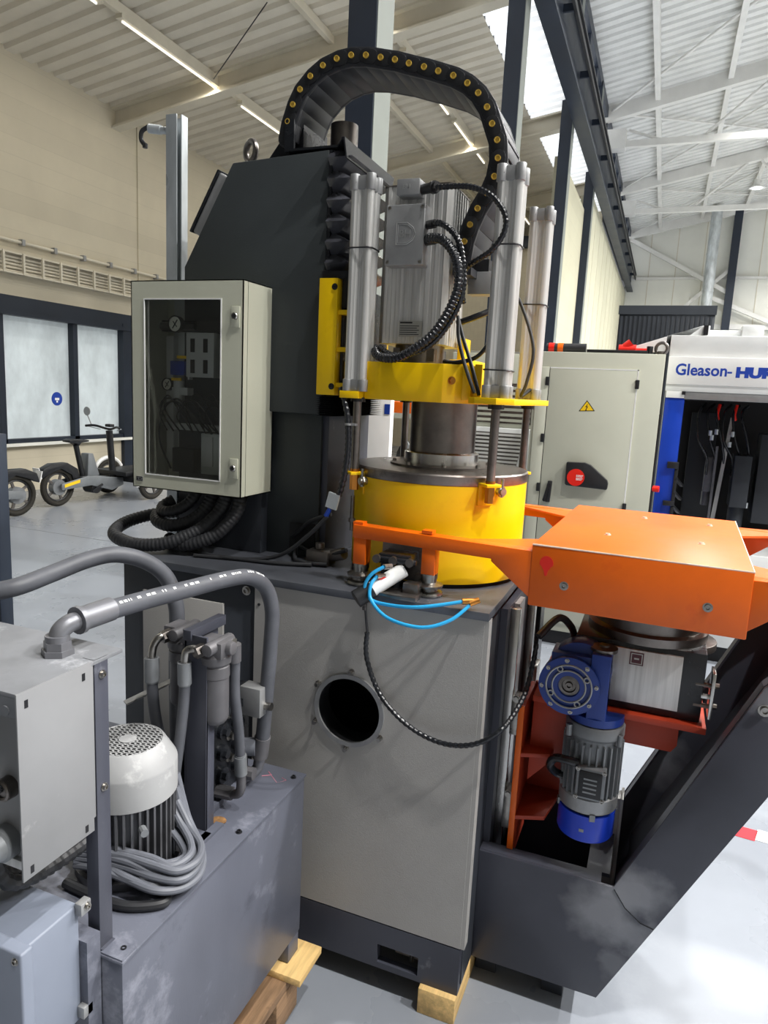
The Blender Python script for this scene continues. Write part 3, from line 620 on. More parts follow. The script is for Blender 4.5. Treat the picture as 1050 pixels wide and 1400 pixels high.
# valve block behind the motor
vb = part('valve_block', G().box(-.53, -.45, 1.93, 1.98, 1.925, 1.985).cyl((-.445, 1.95, 1.955), (-.425, 1.94, 1.955), .012, n=12).cyl((-.44, 1.95, 1.985), (-.44, 1.95, 2.02), .011, n=12), 'cast_grey', press, .002)
part('valve_cap', G().box(-.515, -.475, 1.93, 1.965, 1.986, 2.016), 'black_plastic', vb)
part('valve_knob', G().cyl((-.44, 1.95, 2.006), (-.44, 1.95, 2.024), .012, n=12), 'black_plastic', vb)
part('valve_fitting', G().cyl((-.438, 1.94, 1.925), (-.438, 1.94, 1.96), .010, n=12), 'steel_bolt', vb)
part('valve_hose', hose([(-.438, 1.94, 1.93), (-.45, 1.93, 1.89), (-.50, 1.90, 1.86), (-.545, 1.90, 1.845)], .009), 'black_gloss', vb)
part('valve_hose', hose([(-.445, 1.93, 1.92), (-.435, 1.90, 1.87), (-.44, 1.86, 1.80), (-.47, 1.85, 1.755), (-.52, 1.84, 1.738), (-.56, 1.85, 1.74)], .006), 'black_gloss', vb)
part('valve_hose', hose([(-.53, 1.86, 1.85), (-.52, 1.84, 1.80), (-.49, 1.81, 1.73), (-.455, 1.79, 1.66)], .005), 'black_rubber', vb)
part('valve_hose', hose([(-.535, 1.87, 1.86), (-.51, 1.85, 1.80), (-.475, 1.82, 1.73), (-.445, 1.80, 1.655)], .005), 'black_rubber', vb)
part('valve_hose', hose([(-.38, 2.17, 1.68), (-.40, 2.14, 1.66), (-.385, 2.13, 1.70), (-.375, 2.14, 1.80), (-.42, 2.15, 1.92), (-.47, 2.16, 2.0)], .005), 'black_rubber', vb)
# braided hose beside the left rod and its plate
ch = part('guide_hose', corr([(-.83, 1.79, 1.655), (-.815, 1.775, 1.63), (-.80, 1.77, 1.58), (-.795, 1.77, 1.50), (-.80, 1.765, 1.42), (-.815, 1.765, 1.36)], .009, .004), 'black_gloss', press)
part('hose_tie', G().cyl((-.796, 1.77, 1.557), (-.796, 1.77, 1.563), .0105, n=14).box(-.80, -.775, 1.765, 1.785, 1.557, 1.563), 'cast_grey', ch)
part('sensor_plate', G().cbox((-.83, 1.76, 1.345), (.017, .004, .022), Matrix.Rotation(R(14), 3, 'Y')), 'galvanised', ch)
part('sensor_plug', G().cyl((-.838, 1.76, 1.322), (-.85, 1.76, 1.300), .007, n=10), 'logo_blue', ch)
part('sensor_rod', G().cyl((-.787, 1.80, 1.26), (-.787, 1.80, 1.36), .006, n=10).cyl((-.787, 1.80, 1.285), (-.787, 1.80, 1.295), .011, n=8), 'steel_dark', ch)
# floor cables between column and drum
cab = [[(-.845, 1.76, 1.30), (-.90, 1.755, 1.24), (-.98, 1.75, 1.175), (-1.07, 1.74, 1.150), (-1.18, 1.72, 1.148), (-1.30, 1.74, 1.15)],
       [(-.84, 1.77, 1.305), (-.92, 1.80, 1.27), (-.99, 1.86, 1.22), (-1.02, 1.88, 1.20)],
       [(-.80, 1.80, 1.20), (-.86, 1.82, 1.175), (-.93, 1.85, 1.165), (-1.0, 1.875, 1.18)],
       [(-.86, 1.80, 1.15), (-.92, 1.79, 1.149), (-.97, 1.81, 1.15), (-1.0, 1.87, 1.17)],
       [(-.90, 1.78, 1.148), (-1.0, 1.745, 1.147), (-1.12, 1.73, 1.146), (-1.25, 1.70, 1.146)]]
for c in cab: part('floor_cable', hose(c, .006), 'black_rubber', press)
part('floor_valve', G().box(-.93, -.86, 1.80, 1.86, 1.141, 1.185).cyl((-.86, 1.83, 1.17), (-.815, 1.82, 1.185), .018, n=14).cyl((-.90, 1.83, 1.185), (-.90, 1.83, 1.205), .014, n=12), 'steel_dark', press, .003)
# clamp unit with blue air tubes on the table edge
cl = part('clamp_unit', G().box(-.645, -.56, 1.655, 1.735, 1.215, 1.24).box(-.64, -.60, 1.66, 1.735, 1.141, 1.215).cyl((-.65, 1.652, 1.228), (-.54, 1.652, 1.228), .008, n=12), 'black_gloss', press, .002)
for x in (-.645, -.60, -.555): part('roller', G().cyl((x, 1.640, 1.228), (x, 1.652, 1.228), .011, n=14), 'steel_dark', cl)
part('air_cylinder', G().cyl((-.640, 1.60, 1.155), (-.575, 1.66, 1.205), .0195, n=24), 'white_paint', cl, label='white air cylinder of the clamp')
part('cylinder_end', G().cyl((-.668, 1.574, 1.134), (-.638, 1.602, 1.157), .0235, n=24), 'black_plastic', cl)
part('clamp_base', G().box(-.64, -.52, 1.60, 1.66, 1.141, 1.153).box(-.565, -.525, 1.63, 1.665, 1.153, 1.178).box(-.66, -.65, 1.598, 1.606, 1.10, 1.135).box(-.56, -.51, 1.70, 1.74, 1.141, 1.185), 'steel_dark', cl, .001)
part('print_mark', G().cbox((-.612, 1.609, 1.1885), (.011, .0008, .003), Matrix.Rotation(R(38), 3, 'Z')), 'red_plastic', cl)
part('air_fitting', G().cyl((-.607, 1.60, 1.221), (-.595, 1.62, 1.220), .007, n=10).cyl((-.625, 1.60, 1.194), (-.612, 1.62, 1.192), .007, n=10), 'steel_bolt', cl)
part('edge_fitting', G().cyl((-.402, 1.603, 1.162), (-.375, 1.617, 1.163), .0075, n=10).cyl((-.385, 1.608, 1.158), (-.365, 1.622, 1.166), .0075, n=10), 'brass', cl)
part('air_tube', hose([(-.607, 1.6, 1.221), (-.633, 1.585, 1.202), (-.648, 1.58, 1.172), (-.64, 1.58, 1.145), (-.6, 1.57, 1.135), (-.503, 1.565, 1.142), (-.395, 1.605, 1.163)], .0045), 'blue_tube', cl, label='bright blue air tube')
part('air_tube', hose([(-.625, 1.6, 1.194), (-.632, 1.58, 1.175), (-.624, 1.565, 1.142), (-.572, 1.55, 1.108), (-.485, 1.545, 1.1), (-.42, 1.57, 1.121), (-.38, 1.612, 1.159)], .0045), 'blue_tube', cl, label='bright blue air tube')
part('drooping_hose', G().tube(smooth([(-.653, 1.602, 1.105), (-.648, 1.60, 1.075), (-.644, 1.602, 1.04)], 6), .0035, 8), 'black_rubber', cl)
part('drooping_hose', corr([(-.645, 1.602, 1.042), (-.643, 1.603, 0.972), (-.599, 1.6, 0.882), (-.522, 1.59, 0.824), (-.432, 1.585, 0.798), (-.347, 1.58, 0.814), (-.283, 1.6, 0.858), (-.253, 1.68, 0.903), (-.245, 1.74, 0.946), (-.240, 1.78, 1.03)], .0068, .0035), 'black_gloss', cl)
# vertical linear guide on the base side
gr = part('linear_guide', G().box(BX1+.001, BX1+.02, 1.80, 2.20, .36, 1.10), 'anthracite_blue', press)
for y in (1.86, 2.14):
    part('rail', G().box(BX1+.02, BX1+.045, y-.014, y+.014, .38, 1.09), 'steel_bright', gr, .002)
part('guide_cover_plate', G().box(BX1+.001, BX1+.05, 2.22, 2.30, .30, 1.12), 'black_gloss', gr)
part('wiper_strip', G().box(BX1+.02, BX1+.034, 1.90, 1.98, .38, 1.09), 'aluminium', gr)
# timber the press stands on
for nm, x0, x1, lab in (('timber_block', -.448, -.345, 'pale sawn timber block under the lit corner of the press'), ('timber_block', -1.42, -1.32, 'timber block under the column end of the press')):
    solo(nm, G().box(x0, x1, 1.600 if x1 > -1 else 1.63, 2.36, 0, .075), 'wood_new', lab, 'timber', bevel=.002)

# ================================================================== CABLE DRAG CHAIN
chain = thing('cable_chain', 'black cable drag chain with yellow pins arching over the press head', 'cable chain', (-1.05, 1.95, 2.30))
PIN = [(-1.066, 2.34), (-1.057, 2.381), (-1.042, 2.423), (-1.021, 2.46), (-0.99, 2.49), (-0.953, 2.513), (-0.912, 2.525), (-0.87, 2.529), (-0.827, 2.524), (-0.785, 2.514), (-0.744, 2.504), (-0.705, 2.491), (-0.663, 2.478), (-0.624, 2.464), (-0.583, 2.449), (-0.545, 2.428), (-0.515, 2.402), (-0.49, 2.367), (-0.474, 2.327), (-0.458, 2.288), (-0.453, 2.245), (-0.459, 2.202), (-0.475, 2.163), (-0.497, 2.127), (-.514, 2.088), (-.526, 2.047), (-.531, 2.004)]
CYA, CYB = 1.862, 2.035
L = .043
def capsule(l, r, n=7):
    out = []
    for c, a0 in ((l, -90), (0, 90)):
        for i in range(n+1): a = R(a0+180*i/n); out.append((c+r*math.cos(a), r*math.sin(a)))
    return out
g = G()
for y0, y1 in ((0, .010), (CYB-CYA-.010, CYB-CYA)): g.prism(capsule(L, .024), 'Y', y0, y1)
g.box(-.001, L+.001, .008, CYB-CYA-.008, -.0235, -.019).box(.002, L-.002, .008, CYB-CYA-.008, .019, .023)
link_side = mesh('chain_link', g, .001)
link_plate = mesh('link_cheek', G().prism(capsule(L*.40, .0185), 'Y', -.005, 0), .001)
pin_m = mesh('chain_pin', G().lathe([(.0076, 0), (.0076, .005), (.0055, .005), (.005, .003), (.0001, .003)], (0, 0, 0), (0, -1, 0), 14))
for i in range(len(PIN)-1):
    a = Vector((PIN[i][0], 0, PIN[i][1])); b = Vector((PIN[i+1][0], 0, PIN[i+1][1]))
    an = math.atan2(b.z-a.z, b.x-a.x)
    lo = (a.x, CYA+(.0006 if i % 2 else 0), a.z); rt = (0, -an, 0)
    o = link('chain_link', link_side, 'chain_plastic', chain, lo, rt)
    for yy_ in (0, CYB-CYA+.005):
        c = link('cheek', link_plate, 'chain_cheek'); c.parent = o; c.location = (-.003, yy_, 0)
    if i > 0:
        c = link('pin', pin_m, 'pin_yellow'); c.parent = o; c.location = (0, -.005, 0)
part('end_bracket', G().box(-.556, -.506, CYA+.004, CYB-.004, 1.965, 1.985), 'chain_plastic', chain)
for k in range(4):
    part('inner_cable', hose([(p[0], CYA+.035+.03*k, p[1]) for p in PIN], .009, 8), 'black_rubber', chain)

# ================================================================== CONTROL ENCLOSURE
EX0, EX1, EY0, EY1, EZ0, EZ1 = -1.473, -1.092, 1.70, 1.868, 1.333, 1.934
enc = thing('control_enclosure', 'pale grey wall-type cabinet with smoked glass door hung beside the column', 'cabinet', ((EX0+EX1)/2, (EY0+EY1)/2, EZ0))
dy = EY0+.022
part('housing', G().box(EX0, EX0+.003, dy+.003, EY1, EZ0, EZ1).box(EX1-.003, EX1, dy+.003, EY1, EZ0, EZ1).box(EX0, EX1, dy+.003, EY1, EZ1-.003, EZ1).box(EX0, EX1, dy+.003, EY1, EZ0, EZ0+.003).box(EX0, EX1, EY1-.004, EY1, EZ0, EZ1), 'light_grey', enc)
WX0, WX1, WZ0, WZ1 = -1.425, -1.163, 1.376, 1.882
door = part('door', plate_hole(EX0, EX1, EZ0, EZ1, EY0, EY0+.003, rect(WX0, WX1, WZ0, WZ1)).box(EX0, EX0+.003, EY0, dy, EZ0, EZ1).box(EX1-.003, EX1, EY0, dy, EZ0, EZ1).box(EX0, EX1, EY0, dy, EZ1-.003, EZ1).box(EX0, EX1, EY0, dy, EZ0, EZ0+.003), 'light_grey', enc)
part('window_trim', plate_hole(WX0-.002, WX1+.002, WZ0-.002, WZ1+.002, EY0-.002, EY0+.001, rect(WX0+.001, WX1-.001, WZ0+.001, WZ1-.001)), 'white_paint', door)
part('glass', G().box(WX0-.004, WX1+.004, EY0+.004, EY0+.008, WZ0-.004, WZ1+.004), 'smoked_glass', door)
for z in (1.836, 1.418):
    lk = part('lock', G().box(-1.128, -1.101, EY0-.004, EY0, z-.030, z+.027), 'light_grey', door, .001)
    part('lock_cylinder', G().lathe([(.010, 0), (.010, .006), (.0085, .008), (.006, .008), (.006, .005), (.0001, .005)], (-1.1145, EY0-.004, z), (0, -1, 0), 20), 'steel_bright', lk)
    part('key_slot', G().prism([(-.004, .004), (.004, .004), (.003, -.002), (0, -.006), (-.003, -.002)], 'Y', EY0-.0135, EY0-.009).xf(Matrix.Translation((-1.1145, 0, z))), 'ink_black', lk)
bd = part('maker_badge', G().box(-1.459, -1.435, EY0-.002, EY0, 1.352, 1.366), 'cast_grey', door, .0005)
part('badge_mark', plate_hole(-1.458, -1.436, 1.353, 1.365, EY0-.0026, EY0-.002, rect(-1.456, -1.438, 1.355, 1.363)).box(-1.455, -1.452, EY0-.0026, EY0-.002, 1.356, 1.361).box(-1.449, -1.441, EY0-.0026, EY0-.002, 1.357, 1.360), 'ink_black', bd)
# contents
iy = EY1-.004
mp_ = part('mounting_plate', G().box(EX0+.03, EX1-.02, iy-.006, iy-.004, EZ0+.03, EZ1-.03), 'inside_plate', enc)
part('header_rail', G().box(-1.455, -1.22, iy-.05, iy-.02, 1.802, 1.835).cyl((-1.455, iy-.05, 1.818), (-1.33, iy-.05, 1.818), .012, n=12), 'black_plastic', mp_)
def gauge(x, z, r, y):
    gg = part('gauge', G().lathe([(r*1.12, 0), (r*1.12, .018), (r, .018), (r, .014), (.0001, .014)], (x, y, z), (0, -1, 0), 24), 'black_plastic', mp_)
    part('dial', G().cyl((x, y-.0142, z), (x, y-.0148, z), r*.98, n=24), 'gauge_face', gg)
    part('needle', G().cbox((x, y-.0155, z), (r*.08, .0004, r*.7), Matrix.Rotation(R(35), 3, 'Y')), 'ink_black', gg)
    part('needle', G().cbox((x, y-.0160, z), (r*.06, .0004, r*.5), Matrix.Rotation(R(-40), 3, 'Y')), 'ink_black', gg)
gauge(-1.387, 1.822, .022, iy-.060); gauge(-1.440, 1.643, .017, iy-.03)
vt = part('valve_terminal', G().box(-1.362, -1.262, iy-.055, iy-.006, 1.668, 1.80), 'device_white', mp_, .002)
for k in range(2):
    for j in range(2): part('slot', G().box(-1.345+.046*k, -1.330+.046*k, iy-.057, iy-.054, 1.680+.062*j, 1.720+.062*j), 'ink_black', vt)
part('relay', G().box(-1.425, -1.372, iy-.05, iy-.006, 1.672, 1.715), 'logo_blue', mp_, .002)
for x, z in ((-1.40, 1.722), (-1.42, 1.655)): part('marker', G().box(x, x+.035, iy-.05, iy-.045, z, z+.009), 'warn_yellow', mp_)
part('duct', G().box(-1.455, -1.428, iy-.03, iy-.006, 1.40, 1.79), 'device_white', mp_, .001)
part('duct', G().box(-1.455, -1.22, iy-.04, iy-.006, 1.505, 1.525), 'device_white', mp_, .001)
part('divider', G().box(-1.375, -1.368, iy-.03, iy-.006, 1.66, 1.80), 'device_white', mp_, .001)
part('filter_unit', G().cyl((-1.40, iy-.04, 1.595), (-1.40, iy-.04, 1.655), .016, n=16), 'device_white', mp_)
part('filter_body', G().box(-1.418, -1.36, iy-.05, iy-.02, 1.612, 1.635), 'device_white', mp_)
part('lower_module', G().box(-1.41, -1.33, iy-.06, iy-.006, 1.375, 1.45), 'dark_inside', mp_, .002)
part('relay_block', G().box(-1.31, -1.24, iy-.05, iy-.006, 1.375, 1.50), 'inside_plate', mp_, .002)
part('terminal_strip', G().box(-1.30, -1.265, iy-.055, iy-.05, 1.40, 1.49), 'device_white', mp_)
for k in range(9):
    x = -1.44+.024*k; w_ = random.uniform(-.03, .03)
    part('wire', hose([(x, iy-.045, 1.50), (max(x+w_-.02, -1.455), iy-.06, 1.545+random.uniform(0, .05)), (x+.03+w_, iy-.065, 1.59+random.uniform(0, .03)), (x+.07, iy-.06, 1.545), (min(x+.10, -1.20), iy-.05, 1.50)], .0025, 6), 'black_rubber', mp_)
part('wire', hose([(-1.43, iy-.04, 1.38), (-1.458, iy-.06, 1.47), (-1.44, iy-.065, 1.56), (-1.39, iy-.06, 1.60), (-1.33, iy-.055, 1.55), (-1.27, iy-.05, 1.50)], .003, 6), 'black_rubber', mp_)
part('mounting_bracket', G().box(-1.44, -1.40, EY1, 1.99, 1.40, 1.88), 'galvanised', enc)
# conduits leaving the enclosure
C1 = [[(-1.20, 1.80, 1.335), (-1.21, 1.78, 1.28), (-1.26, 1.73, 1.215), (-1.34, 1.68, 1.175), (-1.44, 1.66, 1.165), (-1.53, 1.68, 1.18), (-1.56, 1.76, 1.20), (-1.52, 1.84, 1.22), (-1.44, 1.88, 1.235), (-1.41, 1.86, 1.27)],
      [(-1.26, 1.82, 1.335), (-1.275, 1.80, 1.28), (-1.31, 1.77, 1.235), (-1.37, 1.75, 1.215), (-1.43, 1.76, 1.22), (-1.46, 1.80, 1.235), (-1.43, 1.84, 1.25)],
      [(-1.32, 1.82, 1.335), (-1.335, 1.80, 1.29), (-1.37, 1.775, 1.26), (-1.42, 1.775, 1.25), (-1.45, 1.81, 1.26), (-1.43, 1.84, 1.28)],
      [(-1.15, 1.80, 1.335), (-1.16, 1.78, 1.27), (-1.20, 1.74, 1.21), (-1.27, 1.71, 1.175), (-1.35, 1.72, 1.165), (-1.40, 1.78, 1.165)]]
for c, r_ in zip(C1, (.020, .020, .018, .020)): part('conduit', corr(c, r_, .003, .93, 14), 'black_rubber', enc, label='thick black corrugated conduit')
part('gland_plate', G().box(-1.36, -1.12, 1.77, 1.85, EZ0-.006, EZ0), 'black_plastic', enc)
# galvanised post behind the enclosure
po = solo('strut_post', G().prism([(-1.530, 1.93), (-1.490, 1.93), (-1.490, 1.934), (-1.526, 1.934), (-1.526, 1.966), (-1.482, 1.966), (-1.482, 1.94), (-1.478, 1.94), (-1.478, 1.97), (-1.530, 1.97)], 'Z', 0, 2.466), 'galvanised', 'tall galvanised steel strut post standing behind the pale cabinet', 'post')
cp_ = part('clamp', G().cyl((-1.53, 1.95, 2.425), (-1.585, 1.94, 2.432), .011, n=14).cyl((-1.56, 1.945, 2.429), (-1.60, 1.937, 2.434), .014, n=14), 'galvanised', po)
part('clamp_hook', G().tube(smooth([(-1.60, 1.937, 2.44), (-1.622, 1.93, 2.425), (-1.625, 1.93, 2.40), (-1.61, 1.93, 2.383)], 5), .007, 8).cyl((-1.61, 1.93, 2.375), (-1.61, 1.93, 2.388), .008, n=8), 'black_plastic', po)
part('side_pin', G().cyl((-1.53, 1.955, 1.905), (-1.58, 1.95, 1.925), .009, n=10).cyl((-1.57, 1.95, 1.88), (-1.57, 1.95, 1.91), .012, n=10), 'black_plastic', po)

# ================================================================== ORANGE TRANSFER UNIT
OCX, OCY = -.005, 2.022
tr = thing('transfer_turntable', 'orange transfer turntable with four fork arms beside the yellow drum', 'turntable', (OCX, OCY, .43))
RM = Matrix.Translation((OCX, OCY, 0)) @ Matrix.Rotation(R(-2.0), 4, 'Z')
OW, OD, OT, OB = .237, .372, 1.313, 1.162
g = G().box(-OW, OW, -OD, -OD+.006, OB, OT).box(-OW, OW, OD-.006, OD, OB, OT).box(-OW, -OW+.006, -OD, OD, OB, OT).box(OW-.006, OW, -OD, OD, OB, OT).box(-OW, OW, -OD, OD, OT-.006, OT).xf(RM)
tb = part('table_box', G().box(-OW, OW, -OD, OD, OB, OT).xf(RM), 'orange_paint', tr, .003)
part('worn_edge', G().tube([RM @ Vector(p) for p in ((-OW+.001, -OD+.0012, OT-.0012), (OW-.001, -OD+.0012, OT-.0012), (OW-.0012, OD-.001, OT-.0012))], .0022, 6), 'worn_edge', tb)
for x in (-.155, .155): 
    p = RM @ Vector((x, -OD, 1.222)); bolt(tb, p, (math.sin(R(-2)), -1, 0), .0072, .006)
for x, y in ((-.09, -.13), (.135, -.10), (-.02, .23), (.16, .22)):
    p = RM @ Vector((x, y, OT)); bolt(tb, p, (0, 0, 1), .006, .004, mt='worn_edge')
p = [(-.200+.016*math.cos(t)*(1 if math.sin(t) > -.3 else .75), 1.270+.018*math.sin(t)-(.012 if -1.9 < math.atan2(math.sin(t), math.cos(t)) < -1.2 else 0)) for t in [2*PI*i/28 for i in range(28)]]
part('paint_blot', G().prism(p, 'Y', -OD-.0008, -OD).xf(RM), 'red_plastic', tb, label='red paint blot with a drip')
for sx_ in (-1, 1):
    for sy_ in (-1, 1):
        yb = sy_*(OD-.002) if sy_ > 0 else -OD+.045   # outer face
        ya, yb = (-OD+.002, -OD+.042) if sy_ < 0 else (OD-.042, OD-.002)
        M = RM @ Matrix.Diagonal((sx_, 1, 1, 1))
        g = G().prism([(.236, 1.295), (.236, 1.180), (.335, 1.256), (.335, 1.262), (.712, 1.268), (.712, 1.303)], 'Y', ya, yb)
        yi = yb if sy_ < 0 else ya; ye = yi+(-sy_)*.13
        g2 = G().prism([(.236, yi), (.42, yi), (.236, ye)], 'Z', 1.289, 1.295).prism([(.42, 1.290), (.236, 1.290), (.236, 1.19), (.335, 1.256)], 'Y', *sorted((ye, ye-(-sy_)*.004))) if False else G().prism([(.236, yi), (.42, yi), (.236, ye)], 'Z', 1.289, 1.295)
        arm = part('fork_arm', g.xf(M), 'orange_paint', tr, .002)
        part('arm_gusset', g2.xf(M), 'orange_paint', arm)
        for lx in (.498, .692):
            yc = (ya+yb)/2
            part('foot_post', G().box(lx-.018, lx+.018, yc-.017, yc+.017, 1.196, 1.268).xf(M), 'orange_paint', arm, .001)
            c_ = M @ Vector((lx, yc, 0))
            part('foot_pad', G().lathe([(.036, 0), (.038, .004), (.036, .009), (.024, .012), (.024, .018), (.036, .022), (.037, .028), (.026, .032), (.020, .034), (.020, .044), (.022, .044), (.022, .056), (.001, .056)], (c_.x, c_.y, 1.1415), n=28), 'steel_bolt', arm)
            part('post_cap', G().box(lx-.006, lx+.022, yc-.015, yc+.012, 1.302, 1.310).xf(M), 'orange_paint', arm)
# slewing ring and drive housing
part('slewing_ring', G().lathe([(.155, 0), (.155, .022), (.148, .024), (.138, .026), (.138, .062), (.10, .064), (.001, .064)], (.022, 2.0, 1.045), n=56), 'steel_dark', tr)
part('ring_insert', G().lathe([(.120, 0), (.120, .050), (.001, .050)], (.022, 2.0, 1.108), n=48), 'orange_paint', tr)
hs = part('drive_housing', G().box(-.15, .17, 1.86, 2.14, .862, 1.045), 'black_gloss', tr, .004)
part('housing_cover', G().box(-.075, .115, 1.852, 1.861, .885, 1.030), 'aluminium', hs, .001)
lb = part('rating_label', G().box(-.012, .022, 1.8505, 1.852, .990, 1.024), 'label_maroon', hs)
part('label_print', plate_hole(-.009, .019, .993, 1.021, 1.8499, 1.8505, rect(-.007, .017, .995, 1.019)).box(-.001, .011, 1.8499, 1.8505, 1.005, 1.009), 'label_silver', lb)
part('housing_side', G().lathe([(.10, 0), (.10, .02)], (.10, 2.0, 1.02), n=32).box(.115, .165, 1.865, 1.93, .865, 1.04), 'steel_dark', hs, .003)
part('end_stop', G().box(.185, .193, 1.84, 1.90, .885, 1.005).box(.165, .186, 1.86, 1.872, .93, .94), 'steel_bright', tr, .001)
for z in (.91, .965): bolt(tr, (.193, 1.87, z), (1, 0, 0), .007, .012, kind='h')
for z in (.91, .965): part('stop_pin', G().cyl((.15, 1.865, z), (.186, 1.865, z), .006, n=10), 'steel_dark', tr)
# orange carriage bracket
part('bracket_shelf', G().box(-.245, .185, 1.835, 2.165, .845, .862), 'orange_shaded', tr, .001)
for y in (1.86, 2.13): part('bracket_web', G().prism([(-.245, .845), (.125, .845), (.125, .79), (.112, .770), (-.10, .770), (-.245, .60)], 'Y', y, y+.01), 'orange_shaded', tr, .001)
part('carriage_plate', G().box(-.276, -.260, 1.806, 1.99, .385, .838), 'orange_shaded', tr, .001)
part('plate_edge', G().box(-.276, -.260, 1.798, 1.807, .383, .840), 'orange_paint', tr, .001, label='bright orange edge of the upright carriage plate')  # split off so that only this edge keeps the unshaded orange
for z in (.70, .515): part('plate_gusset', G().prism([(-.26, 1.80), (-.185, 1.83), (-.16, 1.98), (-.26, 1.985)], 'Z', z-.006, z+.006), 'orange_shaded', tr, .001)
part('back_web', G().prism([(-.26, .845), (-.13, .80), (-.12, .52), (-.26, .45)], 'Y', 1.98, 1.99), 'orange_shaded', tr)
for y, z in ((1.825, .74), (2.105, .74), (1.825, .46)): part('guide_block', G().box(-.300, -.277, y, y+.07, z, z+.10), 'steel_bolt', tr, .002)
for z in (.846, .565): bolt(tr, (-.288, 1.824, z), (0, -1, 0), .008, .006, kind='h')
# gearbox
GX, GZ = -.148, .938
gb = part('gearbox', G().box(-.20, -.052, 1.775, 1.855, .865, 1.015).cyl((GX, 1.765, GZ), (GX, 1.80, GZ), .074, n=40).box(-.10, -.052, 1.765, 1.85, .855, 1.03).cyl((GX+.02, 1.80, .965), (GX+.02, 1.86, .965), .078, n=36), 'blue_gear', tr, .003, label='dark blue worm gearbox with round flange')
part('flange_face', G().lathe([(.076, 0), (.076, .012), (.058, .014), (.056, .008), (.044, .008), (.042, .013), (.028, .013), (.024, .002), (.001, .002)], (GX, 1.766, GZ), (0, -1, 0), 48), 'blue_gear', gb)
part('flange_rings', G().torus((GX, 1.752, GZ), .0565, .0026, (0, 1, 0), 48, 6).torus((GX, 1.753, GZ), .0415, .0024, (0, 1, 0), 44, 6), 'cast_grey', gb)
part('hollow_shaft', G().lathe([(.026, 0), (.026, .006), (.018, .007), (.016, .002), (.010, .002), (.009, .009), (.005, .009), (.004, .004), (.0001, .004)], (GX, 1.764, GZ), (0, -1, 0), 32), 'steel_dark', gb)
for k in range(4):
    a = R(30+90*k); part('flange_boss', G().lathe([(.008, 0), (.008, .014), (.005, .014), (.005, .004), (.0001, .004)], (GX+.0495*math.cos(a), 1.765, GZ+.0495*math.sin(a)), (0, -1, 0), 16), 'cast_grey', gb)
for k in range(8): a = R(8+45*k); bolt(gb, (GX+.067*math.cos(a), 1.7535, GZ+.067*math.sin(a)), (0, -1, 0), .0042, .004)
part('inspection_cap', G().lathe([(.034, 0), (.034, .008), (.012, .010), (.012, .015), (.001, .015)], (-.075, 1.81, 1.03), n=28), 'steel_dark', gb)
# gear motor hanging below
mx_, my_ = -.078, 1.832
gm = part('gear_motor', G().lathe([(.072, .835), (.075, .83), (.075, .805), (.066, .795), (.066, .635), (.001, .635)], (mx_, my_, 0), n=40), 'gear_motor_grey', tr)
part('motor_collar', G().lathe([(.070, .858), (.070, .838), (.001, .838)], (mx_, my_, 0), n=36), 'blue_gear', gm)
for k in range(26):
    a = 2*PI*k/26+.1; d_ = Vector((math.cos(a), math.sin(a), 0)); c_ = Vector((mx_, my_, .715))+d_*.069
    part('cooling_fin', G().cbox(c_, (.008, .0022, .072), Matrix.Rotation(a, 3, 'Z')), 'gear_motor_grey', gm)
part('end_shield', G().lathe([(.074, .600), (.076, .605), (.076, .638), (.072, .642), (.001, .642)], (mx_, my_, 0), n=40), 'cast_grey', gm)
tbx = part('motor_terminal_box', G().box(-.108, -.035, 1.742, 1.775, .650, .735), 'gear_motor_grey', gm, .004, 3)
part('box_lid', G().box(-.100, -.043, 1.738, 1.743, .657, .728), 'black_plastic', tbx, .002)
for x in (-.104, -.039):
    for z in (.654, .731): bolt(tbx, (x, 1.741, z), (0, -1, 0), .004, .004)
part('lid_relief', G().box(-.088, -.055, 1.7368, 1.738, .670, .674).box(-.088, -.055, 1.7368, 1.738, .682, .686).box(-.088, -.055, 1.7368, 1.738, .694, .698).box(-.088, -.055, 1.7368, 1.738, .706, .710), 'gear_motor_grey', tbx)
part('fan_cover', G().lathe([(.0735, .592), (.0735, .525), (.070, .518), (.001, .518)], (mx_, my_, 0), n=44), 'blue_cover', gm, label='bright blue motor fan cover')
part('fan_gap', G().cyl((mx_, my_, .590), (mx_, my_, .604), .066, n=32), 'ink_black', gm)
for k in range(4):
    a = R(-75+90*k); d_ = Vector((math.cos(a), math.sin(a), 0)); part('cover_clip', G().cbox(Vector((mx_, my_, .593))+d_*.074, (.004, .007, .009), Matrix.Rotation(a, 3, 'Z')), 'gear_motor_grey', gm)
part('cover_label', G().cbox((mx_-.004, my_-.0737, .552), (.006, .0006, .004)), 'gear_motor_grey', gm)
part('motor_cable', hose([(-.108, 1.76, .735), (-.135, 1.75, .742), (-.165, 1.76, .735), (-.178, 1.775, .705), (-.165, 1.80, .675), (-.14, 1.81, .665)], .011), 'black_gloss', gm)
part('motor_cable', hose([(-.02, 1.86, .775), (-.01, 1.88, .74), (-.03, 1.90, .70), (-.06, 1.91, .66)], .006), 'black_rubber', gm)
part('side_lug', G().cyl((-.138, 1.775, .80), (-.138, 1.775, .83), .008, n=10), 'gear_motor_grey', gm)
part('side_lug', G().cyl((-.012, 1.79, .79), (-.012, 1.79, .82), .007, n=10), 'gear_motor_grey', gm)
part('carrier_hose', hose([(-.24, 1.80, 1.04), (-.20, 1.86, 1.08), (-.17, 1.90, 1.05), (-.16, 1.95, 1.0)], .010), 'black_rubber', tr)

